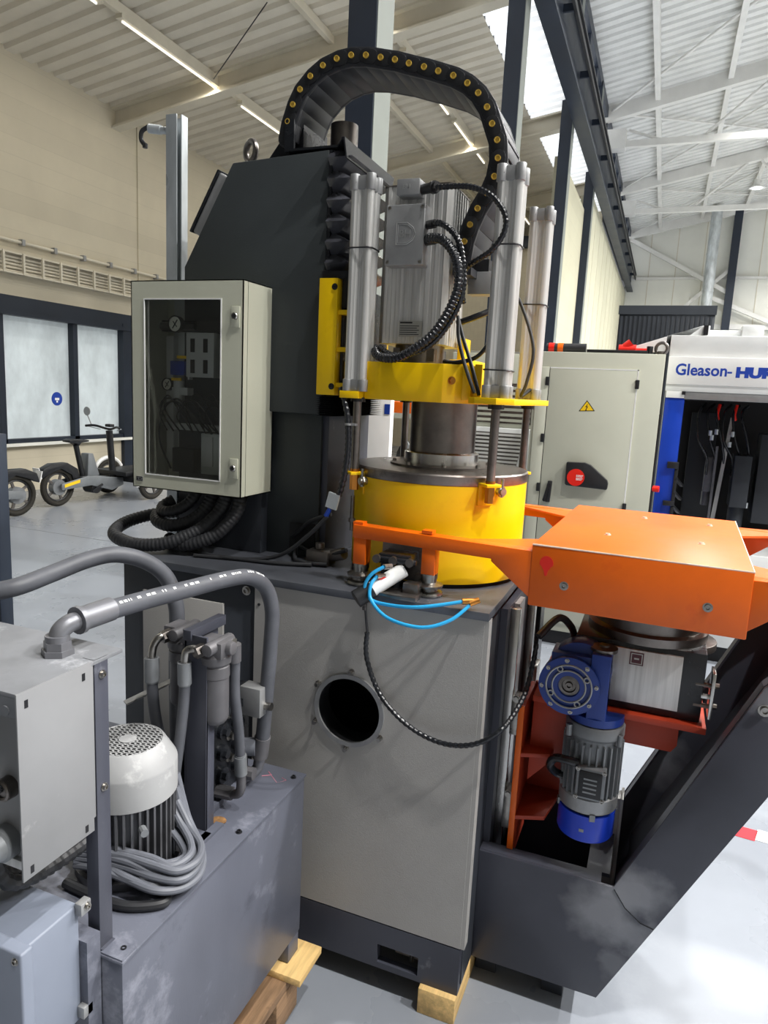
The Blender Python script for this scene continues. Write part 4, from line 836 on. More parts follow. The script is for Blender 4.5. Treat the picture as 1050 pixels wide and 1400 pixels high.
# sloping floor frame around it
FY0, FY1 = 1.757, 2.245
fr = thing('sloping_frame', 'dark grey steel frame with upswept channel arm under the turntable', 'frame', (-.1, 2.0, .075))
out = [(-.343, .085), (.0, .085), (.47, 1.055), (.36, 1.105), (.287, 1.022), (.012, .418), (-.343, .418)]
for y0, y1, nm in ((FY0, FY0+.008, 'side_plate'), (FY1-.008, FY1, 'side_plate')):
    part(nm, G().prism(out, 'Y', y0, y1), 'frame_primed', fr, .001)
part('floor_plate', G().box(-.343, 0, FY0+.008, FY1-.008, .085, .093).prism([(0, .085), (.47, 1.055), (.46, 1.06), (-.008, .093)], 'Y', FY0+.008, FY1-.008), 'anthracite_blue', fr)
part('top_rim', G().box(-.343, -.02, FY0+.008, FY0+.05, .410, .418).box(-.343, -.02, FY1-.05, FY1-.008, .410, .418).box(-.06, .0, FY0+.05, FY1-.05, .408, .418), 'anthracite_blue', fr)
part('corner_post', G().box(-.047, .006, 2.0, 2.05, .093, .53).box(.006, .014, 1.99, 2.06, .093, .535), 'post_metal', fr, .001)
for s_ in (0, 1):
    y = FY0+.026 if s_ == 0 else FY1-.026
    part('channel_lip', G().bar((.018, y, .42), (.287, y, 1.02), .036, .006, (1, 0, -.45)).bar((.287, y, 1.02), (.36, y, 1.103), .036, .006, (1, 0, -.9)), 'anthracite_blue', fr)
part('inner_channel', G().prism([(.06, .30), (.42, 1.03), (.41, 1.035), (.045, .31)], 'Y', FY0+.05, FY1-.05), 'anthracite', fr)
part('channel_cap', G().bar((.468, (FY0+FY1)/2, 1.052), (.36, (FY0+FY1)/2, 1.102), FY1-FY0-.016, .008), 'anthracite_blue', fr)
bolt(fr, (.293, FY0, .968), (0, -1, 0), .010, .008)
part('weld_seam', G().tube([(.014, FY0-.0005, .414), (.045, FY0-.0005, .37), (.085, FY0-.0005, .34), (.118, FY0-.0005, .333)], .0013, 6), 'black_gloss', fr)
for x in (-.31, -.12):
    for y in (FY0+.06, FY1-.12): part('foot', G().box(x-.03, x+.03, y, y+.06, 0, .085), 'anthracite', fr, .002)

# ================================================================== HYDRAULIC POWER UNIT
TX0, TX1, TY0, TY1, TZ0, TZ1 = -1.42, -.753, .83, 1.50, .165, .674
hy = thing('hydraulic_unit', 'blue-grey hydraulic power unit with tank, hoses and upright motor', 'hydraulic unit', ((TX0+TX1)/2, (TY0+TY1)/2, TZ0))
tank = part('tank', G().box(TX0, TX1-.004, TY0+.004, TY1-.004, TZ0+.06, TZ1-.006).box(TX1-.06, TX1-.006, TY1-.06, TY1-.006, TZ0, TZ0+.06).box(TX0, TX0+.06, TY1-.06, TY1-.006, TZ0, TZ0+.06).box(TX1-.06, TX1-.006, TY0+.006, TY0+.06, TZ0, TZ0+.06).box(TX0, TX0+.06, TY0+.006, TY0+.06, TZ0, TZ0+.06), 'tank_paint', hy, .002)
part('tank_lid', G().box(TX0, TX1, TY0, TY1, TZ1-.006, TZ1), 'tank_paint', tank, .0015)
for p in ((-.775, 1.47), (-.775, 1.22), (-.772, .855), (-1.0, 1.48)): bolt(tank, (p[0], p[1], TZ1), (0, 0, 1), .005, .005, mt='black_plastic')
part('corner_bracket', G().box(-.802, -.755, .832, .868, TZ1, TZ1+.003), 'tank_paint', tank)
part('chalk_mark', G().tube([(-.85, 1.44, TZ1+.0006), (-.83, 1.455, TZ1+.0006), (-.845, 1.465, TZ1+.0006)], .0015, 5).tube([(-.845, 1.465, TZ1+.0004), (-.80, 1.43, TZ1-.0006), (-.785, 1.45, TZ1+.0006), (-.80, 1.455, TZ1+.0006)], .0010, 5), 'chalk_pink', tank)
# angle post and sheet panel
po = part('angle_post', G().prism([(-.832, .836), (-.806, .836), (-.806, .866), (-.809, .866), (-.809, .839), (-.832, .839)], 'Z', TZ1, 1.203).box(-.835, -.80, .836, .866, TZ1, TZ1+.004), 'anthracite_blue', hy, .0008)
for z in (1.175, .975): bolt(po, (-.8055, .852, z), (1, 0, 0), .005, .005)
sp2 = part('sheet_panel', G().box(-.8045, -.8015, .684, .8245, .912, 1.206), 'sheet_grey', hy, .0004, label='pale grey sheet metal side panel')
for y, z in ((.70, 1.187), (.808, 1.187), (.808, .925), (.70, .925)): part('slot_hole', G().box(-.8015, -.8008, y-.003, y+.003, z-.006, z+.006), 'ink_black', sp2)
# electrical/cooler box behind the panel
bx = part('cooler_box', G().box(-1.25, -.806, .706, .834, .93, 1.198), 'sheet_grey', hy, .002)
part('box_top', G().box(-1.25, -.8055, .69, .90, 1.196, 1.203), 'dusty_grey', bx, .001)
part('top_lip', G().box(-.86, -.807, .690, .694, 1.165, 1.196).cyl((-.83, .688, 1.175), (-.83, .69, 1.175), .008, n=10), 'dusty_grey', bx)
part('cable_socket', G().cyl((-.845, .706, 1.045), (-.845, .690, 1.045), .017, n=18).torus((-.845, .690, 1.045), .013, .0035, (0, 1, 0), 20, 6), 'steel_dark', bx)
part('round_plug', G().lathe([(.026, 0), (.026, .02), (.022, .022), (.020, .035), (.001, .035)], (-.852, .706, .955), (0, -1, 0), 24), 'gear_motor_grey', bx)
for k in range(3): part('thin_cable', hose([(-.845, .69, 1.045+.004*k), (-.855, .672, 1.06+.01*k), (-.865, .68, 1.09+.02*k), (-.88, .70, 1.13+.02*k)], .003, 6), 'black_rubber', bx)
part('lower_ledge', G().box(-.90, -.81, .70, .83, .915, .93), 'aluminium', bx, .001)
for k in range(6): part('conduit', corr([(-.90-.02*k, .72+.012*k, .93), (-.90-.02*k, .72+.012*k, .88), (-.89-.02*k, .74+.012*k, .845), (-.885-.01*k, .80+.02*k, .83-.004*k), (-.89-.01*k, .90, .82)], .013, .004, .86, 10), 'black_rubber', hy)
# junction box on the front corner
jx = part('junction_box', G().box(-1.02, -.815, .69, .80, .57, .79), 'junction_grey', hy, .004, 3)
part('junction_lid', G().box(-1.025, -.800, .672, .6955, .56, .80), 'junction_grey', jx, .004, 3)
bolt(jx, (-.812, .672, .786), (0, -1, 0), .0045, .003); 
for z in (.775, .58): part('hinge_lug', G().box(-.815, -.800, .79, .812, z, z+.022), 'cast_grey', jx, .002)
bolt(jx, (-.800, .803, .788), (1, 0, 0), .005, .004)
part('box_carrier', G().box(-1.02, -.80, .80, .83, .50, .72), 'tank_paint', hy)
# electric motor with perforated fan cover
EXm, EYm = -.932, 1.052
em = part('pump_motor', G().lathe([(.082, .676), (.082, .85)], (EXm, EYm, 0), n=48), 'motor_dark', hy)
for k in range(40):
    a = 2*PI*k/40; d_ = Vector((math.cos(a), math.sin(a), 0)); part('cooling_fin', G().cbox(Vector((EXm, EYm, .765))+d_*.087, (.008, .0022, .083), Matrix.Rotation(a, 3, 'Z')), 'motor_dark', em)
part('foot_flange', G().cyl((EXm, EYm, .674), (EXm, EYm, .690), .105, n=40), 'motor_dark', em)
fc = part('fan_cover', G().lathe([(.097, .832), (.097, .893), (.0955, .898), (.072, .936), (.068, .938), (.066, .935), (.091, .896), (.093, .890), (.093, .832), (.097, .832)], (EXm, EYm, 0), n=56, caps=False), 'fan_white', em, label='pale round fan cover with a wire-hole grille')
part('fan_dark', G().cyl((EXm, EYm, .84), (EXm, EYm, .922), .062, n=32), 'ink_black', fc)
g = G()
for k in range(-6, 7):
    h = math.sqrt(max(.068**2-(.0106*k)**2, 0))
    for an in (20, 110):
        c, s_ = math.cos(R(an)), math.sin(R(an)); o_ = .0106*k
        g.bar((EXm-s_*o_-c*h, EYm+c*o_-s_*h, .937), (EXm-s_*o_+c*h, EYm+c*o_+s_*h, .937), .0034, .0016)
part('grille', g, 'fan_white', fc)
part('hub_disc', G().cyl((EXm, EYm, .9365), (EXm, EYm, .939), .017, n=24), 'fan_white', fc)
part('lifting_eye', G().cyl((EXm+.085, EYm-.06, .80), (EXm+.10, EYm-.07, .80), .008, n=10).box(EXm+.06, EXm+.10, EYm-.075, EYm-.06, .735, .745), 'gear_motor_grey', em)
# bundle of grey cables wound round the motor foot
BUN = [[(-.98, .96, .735), (-.92, .965, .745), (-.870, .975, .745), (-.803, .975, .742), (-.760, .987, .736), (-.745, 1.024, .732), (-.773, 1.071, .735), (-.820, 1.097, .745), (-.856, 1.112, .79), (-.872, 1.12, .86)],
       [(-.98, .95, .700), (-.918, .955, .710), (-.851, .950, .708), (-.788, .958, .700), (-.755, .997, .694), (-.755, 1.054, .692), (-.790, 1.102, .702), (-.845, 1.125, .75), (-.872, 1.13, .84)]]
for k in range(8):
    t_ = k/7; rs_ = random.Random(k)
    pts = []
    for i in range(9):
        a = Vector(BUN[0][i]); b = Vector(BUN[1][i]); p_ = a.lerp(b, t_)
        inw = Vector((EXm, EYm, p_.z))-p_; inw.z = 0
        pts.append(p_+inw.normalized()*(.020*(k % 3)*(1 if i > 2 else .4))+Vector((rs_.uniform(-.004, .004), rs_.uniform(-.004, .004), rs_.uniform(-.002, .006)+.012*((k*2) % 3)*.5)))
    part('cable_loop', hose(pts, .0078, 10), 'cable_grey', hy, label='grey cable of the bundle round the motor foot')
part('cable_loop', hose([(-.98, .93, .684), (-.90, .925, .684), (-.83, .93, .684), (-.775, .965, .684), (-.80, .99, .684), (-.86, .985, .684)], .0095, 10), 'black_rubber', hy)
# upright carrier with two filters
cc = part('filter_carrier', G().box(-.895, -.838, 1.185, 1.191, TZ1, 1.125).box(-.895, -.889, 1.185, 1.30, TZ1, 1.125).box(-.844, -.838, 1.185, 1.215, TZ1, .95), 'anthracite_blue', hy, .001)
part('carrier_foot', G().box(-.890, -.822, 1.150, 1.184, TZ1, TZ1+.006).box(-.838, -.818, 1.150, 1.225, TZ1, TZ1+.006), 'tank_paint', cc)
part('carrier_top', G().box(-.895, -.875, 1.180, 1.31, 1.112, 1.135), 'anthracite_blue', cc, .001)
for fx, fy in ((-.836, 1.215), (-.952, 1.255)):
    fl = part('filter', G().lathe([(.020, .925), (.026, .932), (.0285, .94), (.0285, 1.03), (.030, 1.032), (.030, 1.056), (.028, 1.058), (.028, 1.062), (.033, 1.064), (.035, 1.080), (.030, 1.090), (.001, 1.090)], (fx, fy, 0), n=32), 'filter_grey', hy)
    part('filter_head', G().box(fx-.032, fx+.032, fy-.028, fy+.028, 1.080, 1.116).cyl((fx-.03, fy, 1.10), (fx+.045, fy, 1.10), .015, n=14).cyl((fx+.01, fy-.05, 1.105), (fx+.01, fy+.04, 1.105), .014, n=14), 'filter_grey', fl, .004)
    part('head_port', G().cyl((fx-.01, fy-.028, 1.10), (fx-.018, fy-.05, 1.096), .014, n=6), 'steel_dark', fl)
def steelhose(name, ctrl, r, ends=(1, 1)):
    o = part(name, hose(ctrl, r, 12), 'hose_grey', hy)
    P = smooth(ctrl, 8)
    for e, i0, i1 in ((ends[0], 0, 3), (ends[1], -1, -4)):
        if e:
            d_ = (P[i1]-P[i0]).normalized(); part('crimp', G().cyl(P[i0], P[i0]+d_*r*4.2, r*1.28, n=16).cyl(P[i0]+d_*r*4.2, P[i0]+d_*r*4.5, r*1.1, n=16), 'gear_motor_grey', o)
    return o
def elbow(pts, r): return part('elbow_pipe', hose(pts, r, 12), 'galvanised', hy)
# hoses from the two filters
def short_elbow(pts): return part('elbow_pipe', hose(pts, .0085, 12), 'steel_bolt', hy)
short_elbow([(-.850, 1.178, 1.098), (-.862, 1.170, 1.102), (-.876, 1.166, 1.094), (-.880, 1.165, 1.068)])
steelhose('hydraulic_hose', [(-.88, 1.165, 1.071), (-.88, 1.165, .998), (-.884, 1.158, .916), (-.893, 1.150, .814), (-.898, 1.145, .745), (-.90, 1.15, .70)], .0115, (1, 0))
short_elbow([(-.963, 1.22, 1.10), (-.972, 1.20, 1.098), (-.980, 1.19, 1.08), (-.981, 1.185, 1.055)])
steelhose('hydraulic_hose', [(-.981, 1.185, 1.055), (-.975, 1.18, .975), (-.962, 1.178, .905), (-.938, 1.175, .84), (-.92, 1.17, .75), (-.918, 1.17, .69)], .0125, (1, 0))
steelhose('hydraulic_hose', [(-.806, 1.24, 1.085), (-.808, 1.245, 1.05), (-.810, 1.25, .978), (-.808, 1.265, .885), (-.810, 1.28, .775)], .0115, (0, 1))
part('elbow_joint', G().cyl((-.826, 1.222, 1.10), (-.800, 1.238, 1.098), .016, n=8), 'steel_bolt', hy)
part('hose_nut', G().cyl((-.806, 1.24, 1.10), (-.807, 1.242, 1.06), .0145, n=12), 'filter_grey', hy)
part('lower_elbow', hose([(-.810, 1.28, .775), (-.812, 1.283, .735), (-.828, 1.287, .715), (-.872, 1.285, .712)], .011, 12), 'filter_grey', hy)
# valve manifold
mf = part('manifold', G().box(-.925, -.878, 1.245, 1.42, .692, .93), 'black_gloss', hy, .002)
for z in (.745, .80, .855, .905):
    for y in (1.30, 1.36): part('valve_plug', G().cyl((-.878, y, z), (-.868, y, z), .019, n=20).cyl((-.868, y, z), (-.858, y, z), .011, n=6), 'black_gloss', mf)
for y, z in ((1.33, .775), (1.33, .83), (1.33, .885), (1.27, .91), (1.39, .90)): bolt(mf, (-.878, y, z), (1, 0, 0), .009, .015, kind='h')
for y in (1.285, 1.38): part('port_fitting', G().cyl((-.878, y, .712), (-.838, y+.004, .712), .016, n=8), 'filter_grey', mf)
part('side_coil', G().cyl((-.88, 1.385, .775), (-.845, 1.40, .775), .022, n=16), 'cable_grey', mf)
part('manifold_base', G().box(-.93, -.865, 1.235, 1.43, TZ1, .692), 'tank_paint', mf, .001)
part('wood_crumbs', G().ball((-.838, 1.235, .676), .015, 10, (1.3, 1, .16)), 'crumbs', mf)
pb = part('pressure_switch', G().box(-.868, -.812, 1.36, 1.40, .873, .945), 'cast_grey', hy, .002)
part('switch_stem', G().cyl((-.812, 1.385, .895), (-.795, 1.385, .897), .010, n=8), 'steel_bolt', pb)
part('switch_arm', G().box(-.88, -.866, 1.37, 1.39, .88, .92), 'steel_dark', pb)
# large return hoses
H1 = [(-.868, .872, 1.252), (-.86, .93, 1.253), (-.856, 1.02, 1.249), (-.84, 1.13, 1.246), (-.828, 1.24, 1.241), (-.822, 1.32, 1.228), (-.815, 1.38, 1.19), (-.808, 1.4, 1.13), (-.81, 1.4, 1.048), (-.818, 1.4, 0.915), (-.832, 1.41, 0.80)]
hb = part('return_hose', hose(H1, .0175, 16), 'hose_grey', hy, label='thick grey hydraulic hose with white lettering')
part('crimp', G().cyl((-.868, .872, 1.252), (-.862, .935, 1.2535), .021, n=20).cyl((-.868, .872, 1.252), (-.869, .864, 1.2515), .024, n=20), 'hose_metal', hb)
part('elbow', hose([(-.869, .866, 1.2515), (-.872, .850, 1.25), (-.876, .836, 1.24), (-.878, .832, 1.222), (-.878, .832, 1.205)], .0155, 14), 'hose_metal', hb)
part('hex_nut', G().cyl((-.878, .832, 1.203), (-.878, .832, 1.213), .026, n=6).cyl((-.878, .832, 1.213), (-.878, .832, 1.226), .022, n=6).cyl((-.878, .832, 1.226), (-.878, .832, 1.236), .019, n=18), 'hose_metal', hb)
part('lower_elbow', hose([(-.840, 1.412, .745), (-.845, 1.412, .715), (-.855, 1.40, .70), (-.865, 1.38, .70)], .014, 12), 'hose_metal', hb)
part('lower_crimp', G().cyl((-.832, 1.41, .80), (-.840, 1.412, .745), .020, n=18), 'filter_grey', hb)
# printed lettering along the hose (a broken white line of type)
P = smooth(H1, 8); g = G(); rs = random.Random(3); Lacc = 0
for a, b in zip(P[9:44], P[10:45]):
    if rs.random() < .8:
        d_ = (b-a); u = d_.cross(Vector((0, 0, 1))).normalized(); nrm = u.cross(d_).normalized(); c0 = a+(nrm*.74+u*.67).normalized()*.0178
        for q in (0.1, .36, .62):
            if rs.random() < .85: g.cbox(c0+d_*(q+.1), (d_.length*.085, .0026, .0004), Matrix((d_.normalized(), (u-nrm*.9).normalized(), (nrm+u*.9).normalized())).transposed())
part('hose_print', g, 'ink_white', hb)['kind'] = 'stuff'
H2 = [(-1.30, .90, 1.20), (-1.223, .95, 1.218), (-1.163, 1.0, 1.232), (-1.152, 1.08, 1.243), (-1.13, 1.16, 1.26), (-1.104, 1.22, 1.263), (-1.073, 1.28, 1.238), (-1.048, 1.32, 1.194), (-1.03, 1.33, 1.131), (-1.026, 1.33, 1.068), (-1.02, 1.32, .95), (-1.0, 1.30, .80), (-.99, 1.30, .70)]
hb2 = part('return_hose', hose(H2, .0185, 16), 'hose_grey', hy)
part('crimp', G().cyl((-1.30, .90, 1.20), (-1.195, .975, 1.2255), .0215, n=18), 'gear_motor_grey', hb2)
part('suction_pipe', hose([(-1.02, 1.36, .90), (-.99, 1.34, .90), (-.965, 1.33, .88), (-.96, 1.33, .80), (-.96, 1.33, .68)], .022, 12), 'steel_dark', hy)
part('flat_bar', G().bar((-1.06, 1.19, .93), (-.965, 1.35, .98), .02, .004), 'cast_grey', hy)
# pallet under the unit
pa = thing('wooden_pallet', 'weathered wooden pallet under the blue-grey hydraulic unit', 'pallet', (-1.05, 1.15, 0))
for x in (-.91, -1.12, -1.36): part('stringer', G().box(x-.05, x+.05, .78, 1.47, .02, .115), 'wood_old', pa, .002)
for k in range(3):
    part('bottom_board', G().box(-1.42, -.78, .79+.30*k, .89+.30*k, 0, .02), 'wood_old', pa, .001)
part('deck_board', G().box(-1.42, -.705, 1.405, 1.530, .143, .163), 'wood_new', pa, .002)
for y in (.80, 1.0, 1.2): part('deck_board', G().box(-1.42, -.80, y, y+.1, .143, .163), 'wood_old', pa, .002)
part('cross_board', G().box(-.845, -.745, .78, 1.47, .115, .143), 'wood_old', pa, .002)
part('cross_board', G().box(-1.42, -1.32, .78, 1.47, .115, .143), 'wood_old', pa, .002)
part('corner_block', G().box(-.83, -.745, 1.36, 1.47, .02, .115), 'wood_old', pa, .002)

# ================================================================== SWITCH CABINET AND GEAR MACHINE BEHIND
s_ = 4.75/4.5
KY = 4.75
def kx(x): return x*s_
def kz(z): return 1.65+(z-1.65)*s_
kb = thing('switch_cabinet', 'large pale grey switch cabinet with a high-voltage sign and black handle', 'cabinet', (-.5, 5.0, .1))
KX0, KX1, KZ1 = -.81, kx(-.018), kz(1.95)
part('body', G().box(KX0, KX1, KY+.004, KY+.6, .1, KZ1), 'cabinet_grey', kb, .004)
part('plinth', G().box(KX0+.03, KX1-.03, KY+.03, KY+.55, 0, .1), 'ink_black', kb)
d1 = part('door', G().box(kx(-.672), kx(-.155), KY-.012, KY+.004, .16, kz(1.856)), 'cabinet_grey', kb, .003)
part('door', G().box(KX0+.02, kx(-.676), KY-.012, KY+.004, .16, kz(1.856)), 'cabinet_grey', kb, .003)
part('door_gap', G().box(kx(-.6765), kx(-.6715), KY-.006, KY-.001, .16, kz(1.856)), 'ink_black', kb)
part('door_edge', G().box(kx(-.672), kx(-.155), KY-.0135, KY-.012, kz(1.849), kz(1.856)).box(kx(-.162), kx(-.155), KY-.0135, KY-.012, .16, kz(1.856)), 'white_paint', d1)
for x, z in ((-.683, 1.77), (-.683, 1.42), (-.683, 1.11), (-.157, 1.77), (-.157, 1.03)): part('hinge', G().box(kx(x)-.012, kx(x)+.012, KY-.028, KY-.010, kz(z)-.028, kz(z)+.028), 'black_plastic', kb, .003)
hp = part('door_handle', G().prism([(kx(-.625), kz(1.155)), (kx(-.598), kz(1.155)), (kx(-.604), kz(1.02)), (kx(-.632), kz(1.02))], 'Y', KY-.035, KY-.012), 'black_plastic', d1, .004)
part('handle_lever', G().bar((kx(-.613), KY-.045, kz(1.14)), (kx(-.634), KY-.055, kz(1.035)), .022, .016, (0, 1, 0)).cyl((kx(-.634), KY-.06, kz(1.037)), (kx(-.634), KY-.035, kz(1.037)), .012, n=12), 'black_gloss', hp)
isw = part('switch_mount', G().prism([(kx(-.518), kz(1.283)), (kx(-.41), kz(1.287)), (kx(-.375), kz(1.275)), (kx(-.27), kz(1.19)), (kx(-.263), kz(1.17)), (kx(-.266), kz(1.135)), (kx(-.275), kz(1.133)), (kx(-.51), kz(1.14)), (kx(-.518), kz(1.15))], 'Y', KY-.06, KY-.012), 'black_plastic', d1, .004)
rd = part('red_disc', G().cyl((kx(-.455), KY-.066, kz(1.194)), (kx(-.455), KY-.060, kz(1.194)), kx(.052), n=36), 'red_plastic', isw, label='red disc with small white print')
g = G()
for k, (w0, z) in enumerate(((.045, 1.205), (.040, 1.197), (.043, 1.186), (.036, 1.178))):
    for j in range(5): g.box(kx(-.452)+j*w0/5, kx(-.452)+j*w0/5+w0/7, KY-.0672, KY-.066, kz(z), kz(z)+.0055)
part('disc_print', g, 'ink_white', rd)
tri = [(-.479, 1.596), (-.384, 1.602), (-.435, 1.665)]
sg = part('warning_triangle', G().prism([(kx(a), kz(b)) for a, b in tri], 'Y', KY-.0135, KY-.012), 'ink_black', d1)
cx_ = sum(a for a, _ in tri)/3; cz_ = sum(b for _, b in tri)/3
part('triangle_field', G().prism([(kx(cx_+(a-cx_)*.83), kz(cz_+(b-cz_)*.83)) for a, b in tri], 'Y', KY-.0142, KY-.0135), 'warn_yellow', sg)
part('lightning_bolt', G().prism([(kx(cx_+a), kz(cz_+b)) for a, b in ((.004, .026), (-.010, .002), (-.001, .003), (-.006, -.014), (-.009, -.012), (-.006, -.022), (.001, -.015), (-.002, -.014), (.007, .007), (-.001, .006))], 'Y', KY-.0149, KY-.0142), 'ink_black', sg)
part('lifting_ring', G().torus((kx(-.045), KY+.05, kz(1.985)), .035, .011, (.3, 1, 0), 24, 8).cyl((kx(-.045), KY+.05, KZ1), (kx(-.045), KY+.05, KZ1+.02), .02, n=12), 'steel_dark', kb)
part('side_strip', G().box(KX1, KX1+.012, KY+.02, KY+.05, .5, 1.6), 'black_plastic', kb)
part('push_button', G().cyl((KX1+.01, KY+.035, 1.13), (KX1+.05, KY+.03, 1.13), .020, n=14), 'red_plastic', kb)
# things lying on the cabinet
solo('air_gun', G().cyl((kx(-.29), KY+.12, KZ1+.03), (kx(-.19), KY+.12, KZ1+.03), .032, n=14).cyl((kx(-.27), KY+.12, KZ1+.03), (kx(-.22), KY+.12, KZ1+.075), .028, n=12).cyl((kx(-.19), KY+.12, KZ1+.03), (kx(-.13), KY+.12, KZ1+.03), .012, n=10), 'red_plastic', 'small red tool lying on the switch cabinet roof', 'tool')
solo('black_bar', G().box(kx(-.47), kx(-.12), KY+.03, KY+.09, KZ1, KZ1+.022).cyl((kx(-.11), KY+.06, KZ1), (kx(-.11), KY+.06, KZ1+.05), .02, n=10), 'black_plastic', 'flat black bar lying on the switch cabinet roof edge', 'bar', bevel=.003)
cs = thing('cable_roll', 'dark cable lying on the switch cabinet with red and orange bands', 'cable', (kx(-.6), KY+.1, KZ1))
part('cable', hose([(kx(-.72), KY+.1, KZ1+.03), (kx(-.6), KY+.1, KZ1+.031), (kx(-.48), KY+.1, KZ1+.032)], .03, 12), 'black_rubber', cs)
for x, mt_ in ((-.69, 'red_plastic'), (-.635, 'orange_paint')): part('band', G().cyl((kx(x)-.018, KY+.1, KZ1+.03), (kx(x)+.018, KY+.1, KZ1+.03), .033, n=14), mt_, cs)
# cooling unit with louvres, left of the cabinet
lv = thing('louvred_unit', 'pale louvred cooling unit seen between the press rods', 'cooling unit', (-1.2, 5.9, 0))
part('body', G().box(-1.62, -.90, 5.52, 6.2, 0, 1.42), 'machine_white', lv, .004)
part('upper_body', G().box(-1.62, -.90, 5.60, 6.2, 1.42, 2.0), 'cabinet_grey', lv, .004)
for k in range(9): part('slat', G().box(-1.52+.018*k*0, -.98-.006*(8-k), 5.50, 5.53, 1.12+.03*k, 1.136+.03*k), 'beam_white', lv)
part('slat_backing', G().prism([(-1.53, 1.11), (-1.03, 1.11), (-.975, 1.385), (-1.53, 1.385)], 'Y', 5.512, 5.519), 'steel_dark', lv)
for k in range(7): part('slat', G().box(-1.52, -.96, 5.58, 5.605, 1.47+.042*k, 1.492+.042*k), 'cabinet_grey', lv)
part('upper_backing', G().box(-1.53, -.95, 5.592, 5.599, 1.455, 1.77), 'steel_dark', lv)
# white panel stand behind the drum
wpn = thing('white_partition', 'white upright board behind the press column', 'board', (-1.22, 3.0, 0))
part('panel', G().box(-1.33, -1.135, 2.98, 3.02, .04, 1.63), 'white_paint', wpn, .003)
part('foot', G().box(-1.36, -1.11, 2.90, 3.10, 0, .04), 'cast_grey', wpn, .003)
part('sticker', G().box(-1.165, -1.14, 2.977, 2.98, 1.555, 1.60), 'logo_blue', wpn)
# dark machine frame seen between board and spindle
rk = thing('dark_trolley', 'dark cluttered trolley standing between the white board and the spindle', 'trolley', (-1.25, 4.2, 0))
for x in (-1.75, -1.30): 
    for y in (4.1, 4.5): part('upright', G().box(x-.02, x+.02, y-.02, y+.02, 0, 1.75), 'black_plastic', rk)
for z in (.6, 1.12, 1.5): part('shelf', G().box(-1.77, -1.28, 4.08, 4.52, z, z+.03), 'cabinet_grey', rk)
part('motor', G().cyl((-1.5, 4.3, 1.25), (-1.35, 4.2, 1.25), .10, n=18), 'black_plastic', rk)
part('bin', G().box(-1.62, -1.40, 4.12, 4.3, 1.53, 1.60), 'orange_paint', rk, .004)
part('frame_bar', G().bar((-1.45, 4.06, 1.14), (-1.30, 4.06, 1.30), .02, .02).bar((-1.30, 4.06, 1.15), (-1.45, 4.06, 1.38), .02, .02), 'galvanised', rk)

# gear machine
GY = 4.90; q_ = 4.90/4.65
def gx(x): return x*q_
def gz(z): return 1.65+(z-1.65)*q_
gmx = thing('gear_machine', 'white and blue gear cutting machine with a blue maker name', 'machine', (1.0, 5.6, 0))
part('housing', G().box(gx(-.0), 2.6, GY+.02, 6.9, gz(1.95), gz(2.075)).box(gx(.0), 2.6, GY+.9, 6.9, .1, gz(1.95)).box(2.2, 2.6, GY, 6.9, .1, gz(1.95)), 'machine_white', gmx, .004)
part('roof_wedge', G().prism([(gx(-.30), gz(1.975)), (gx(.17), gz(2.135)), (gx(.21), gz(2.135)), (gx(.21), gz(2.07)), (gx(-.02), gz(2.07)), (gx(-.02), gz(1.975))], 'Y', GY+.05, GY+.7), 'machine_white', gmx, .003)
part('lifting_lug', G().box(gx(.175), gx(.20), GY+.03, GY+.05, gz(2.08), gz(2.135)), 'ink_black', gmx)
part('roof_tray', G().box(gx(.21), gx(.40), GY+.1, GY+.6, gz(2.075), gz(2.115)).box(gx(.385), gx(.50), GY+.08, GY+.5, gz(2.075), gz(2.14)), 'machine_white', gmx, .003)
fa = part('fascia', G().box(gx(.0), 2.6, GY-.02, GY+.03, gz(1.785), gz(1.948)), 'white_paint', gmx, .003)
def wall_text(body, x, z, size, name, bold=0, sx=1):
    return text_mesh(name, body, size, Matrix(((1, 0, 0, x), (0, 0, -1, GY-.0205), (0, 1, 0, z), (0, 0, 0, 1))), 'logo_blue', fa, .0005, bold, sx)
wall_text('Gleason', gx(.043), gz(1.842), .098, 'maker_letters', .0022, .93)
part('maker_dash', G().box(gx(.327), gx(.352), GY-.021, GY-.0195, gz(1.858), gz(1.868)), 'logo_blue', fa)
wall_text('HURTH', gx(.372), gz(1.840), .080, 'maker_letters', .0055, 1.25)
part('fascia_lower', G().box(gx(.0), 2.6, GY-.01, GY+.03, gz(1.745), gz(1.785)), 'machine_white', gmx, .002)
part('slide_rail', G().box(gx(.11), 2.3, GY-.005, GY+.05, gz(1.70), gz(1.745)), 'cast_grey', gmx, .002)
part('corner_block', G().box(gx(.007), gx(.11), GY-.01, GY+.05, gz(1.705), gz(1.745)), 'white_paint', gmx, .002)
part('latch', G().box(gx(.095), gx(.115), GY-.02, GY+.0, gz(1.725), gz(1.745)), 'ink_black', gmx)
part('blue_pillar', G().box(gx(.005), gx(.115), GY+.0, GY+.30, .12, gz(1.705)), 'machine_blue', gmx, .004)
part('sill', G().box(gx(.0), 2.6, GY, GY+.9, .12, .75), 'machine_white', gmx, .004)
part('plinth', G().box(gx(.03), 2.5, GY+.06, GY+.85, 0, .12), 'ink_black', gmx)
part('sill_port', G().box(gx(.33), gx(.37), GY-.004, GY+.01, .20, .25), 'ink_black', gmx)
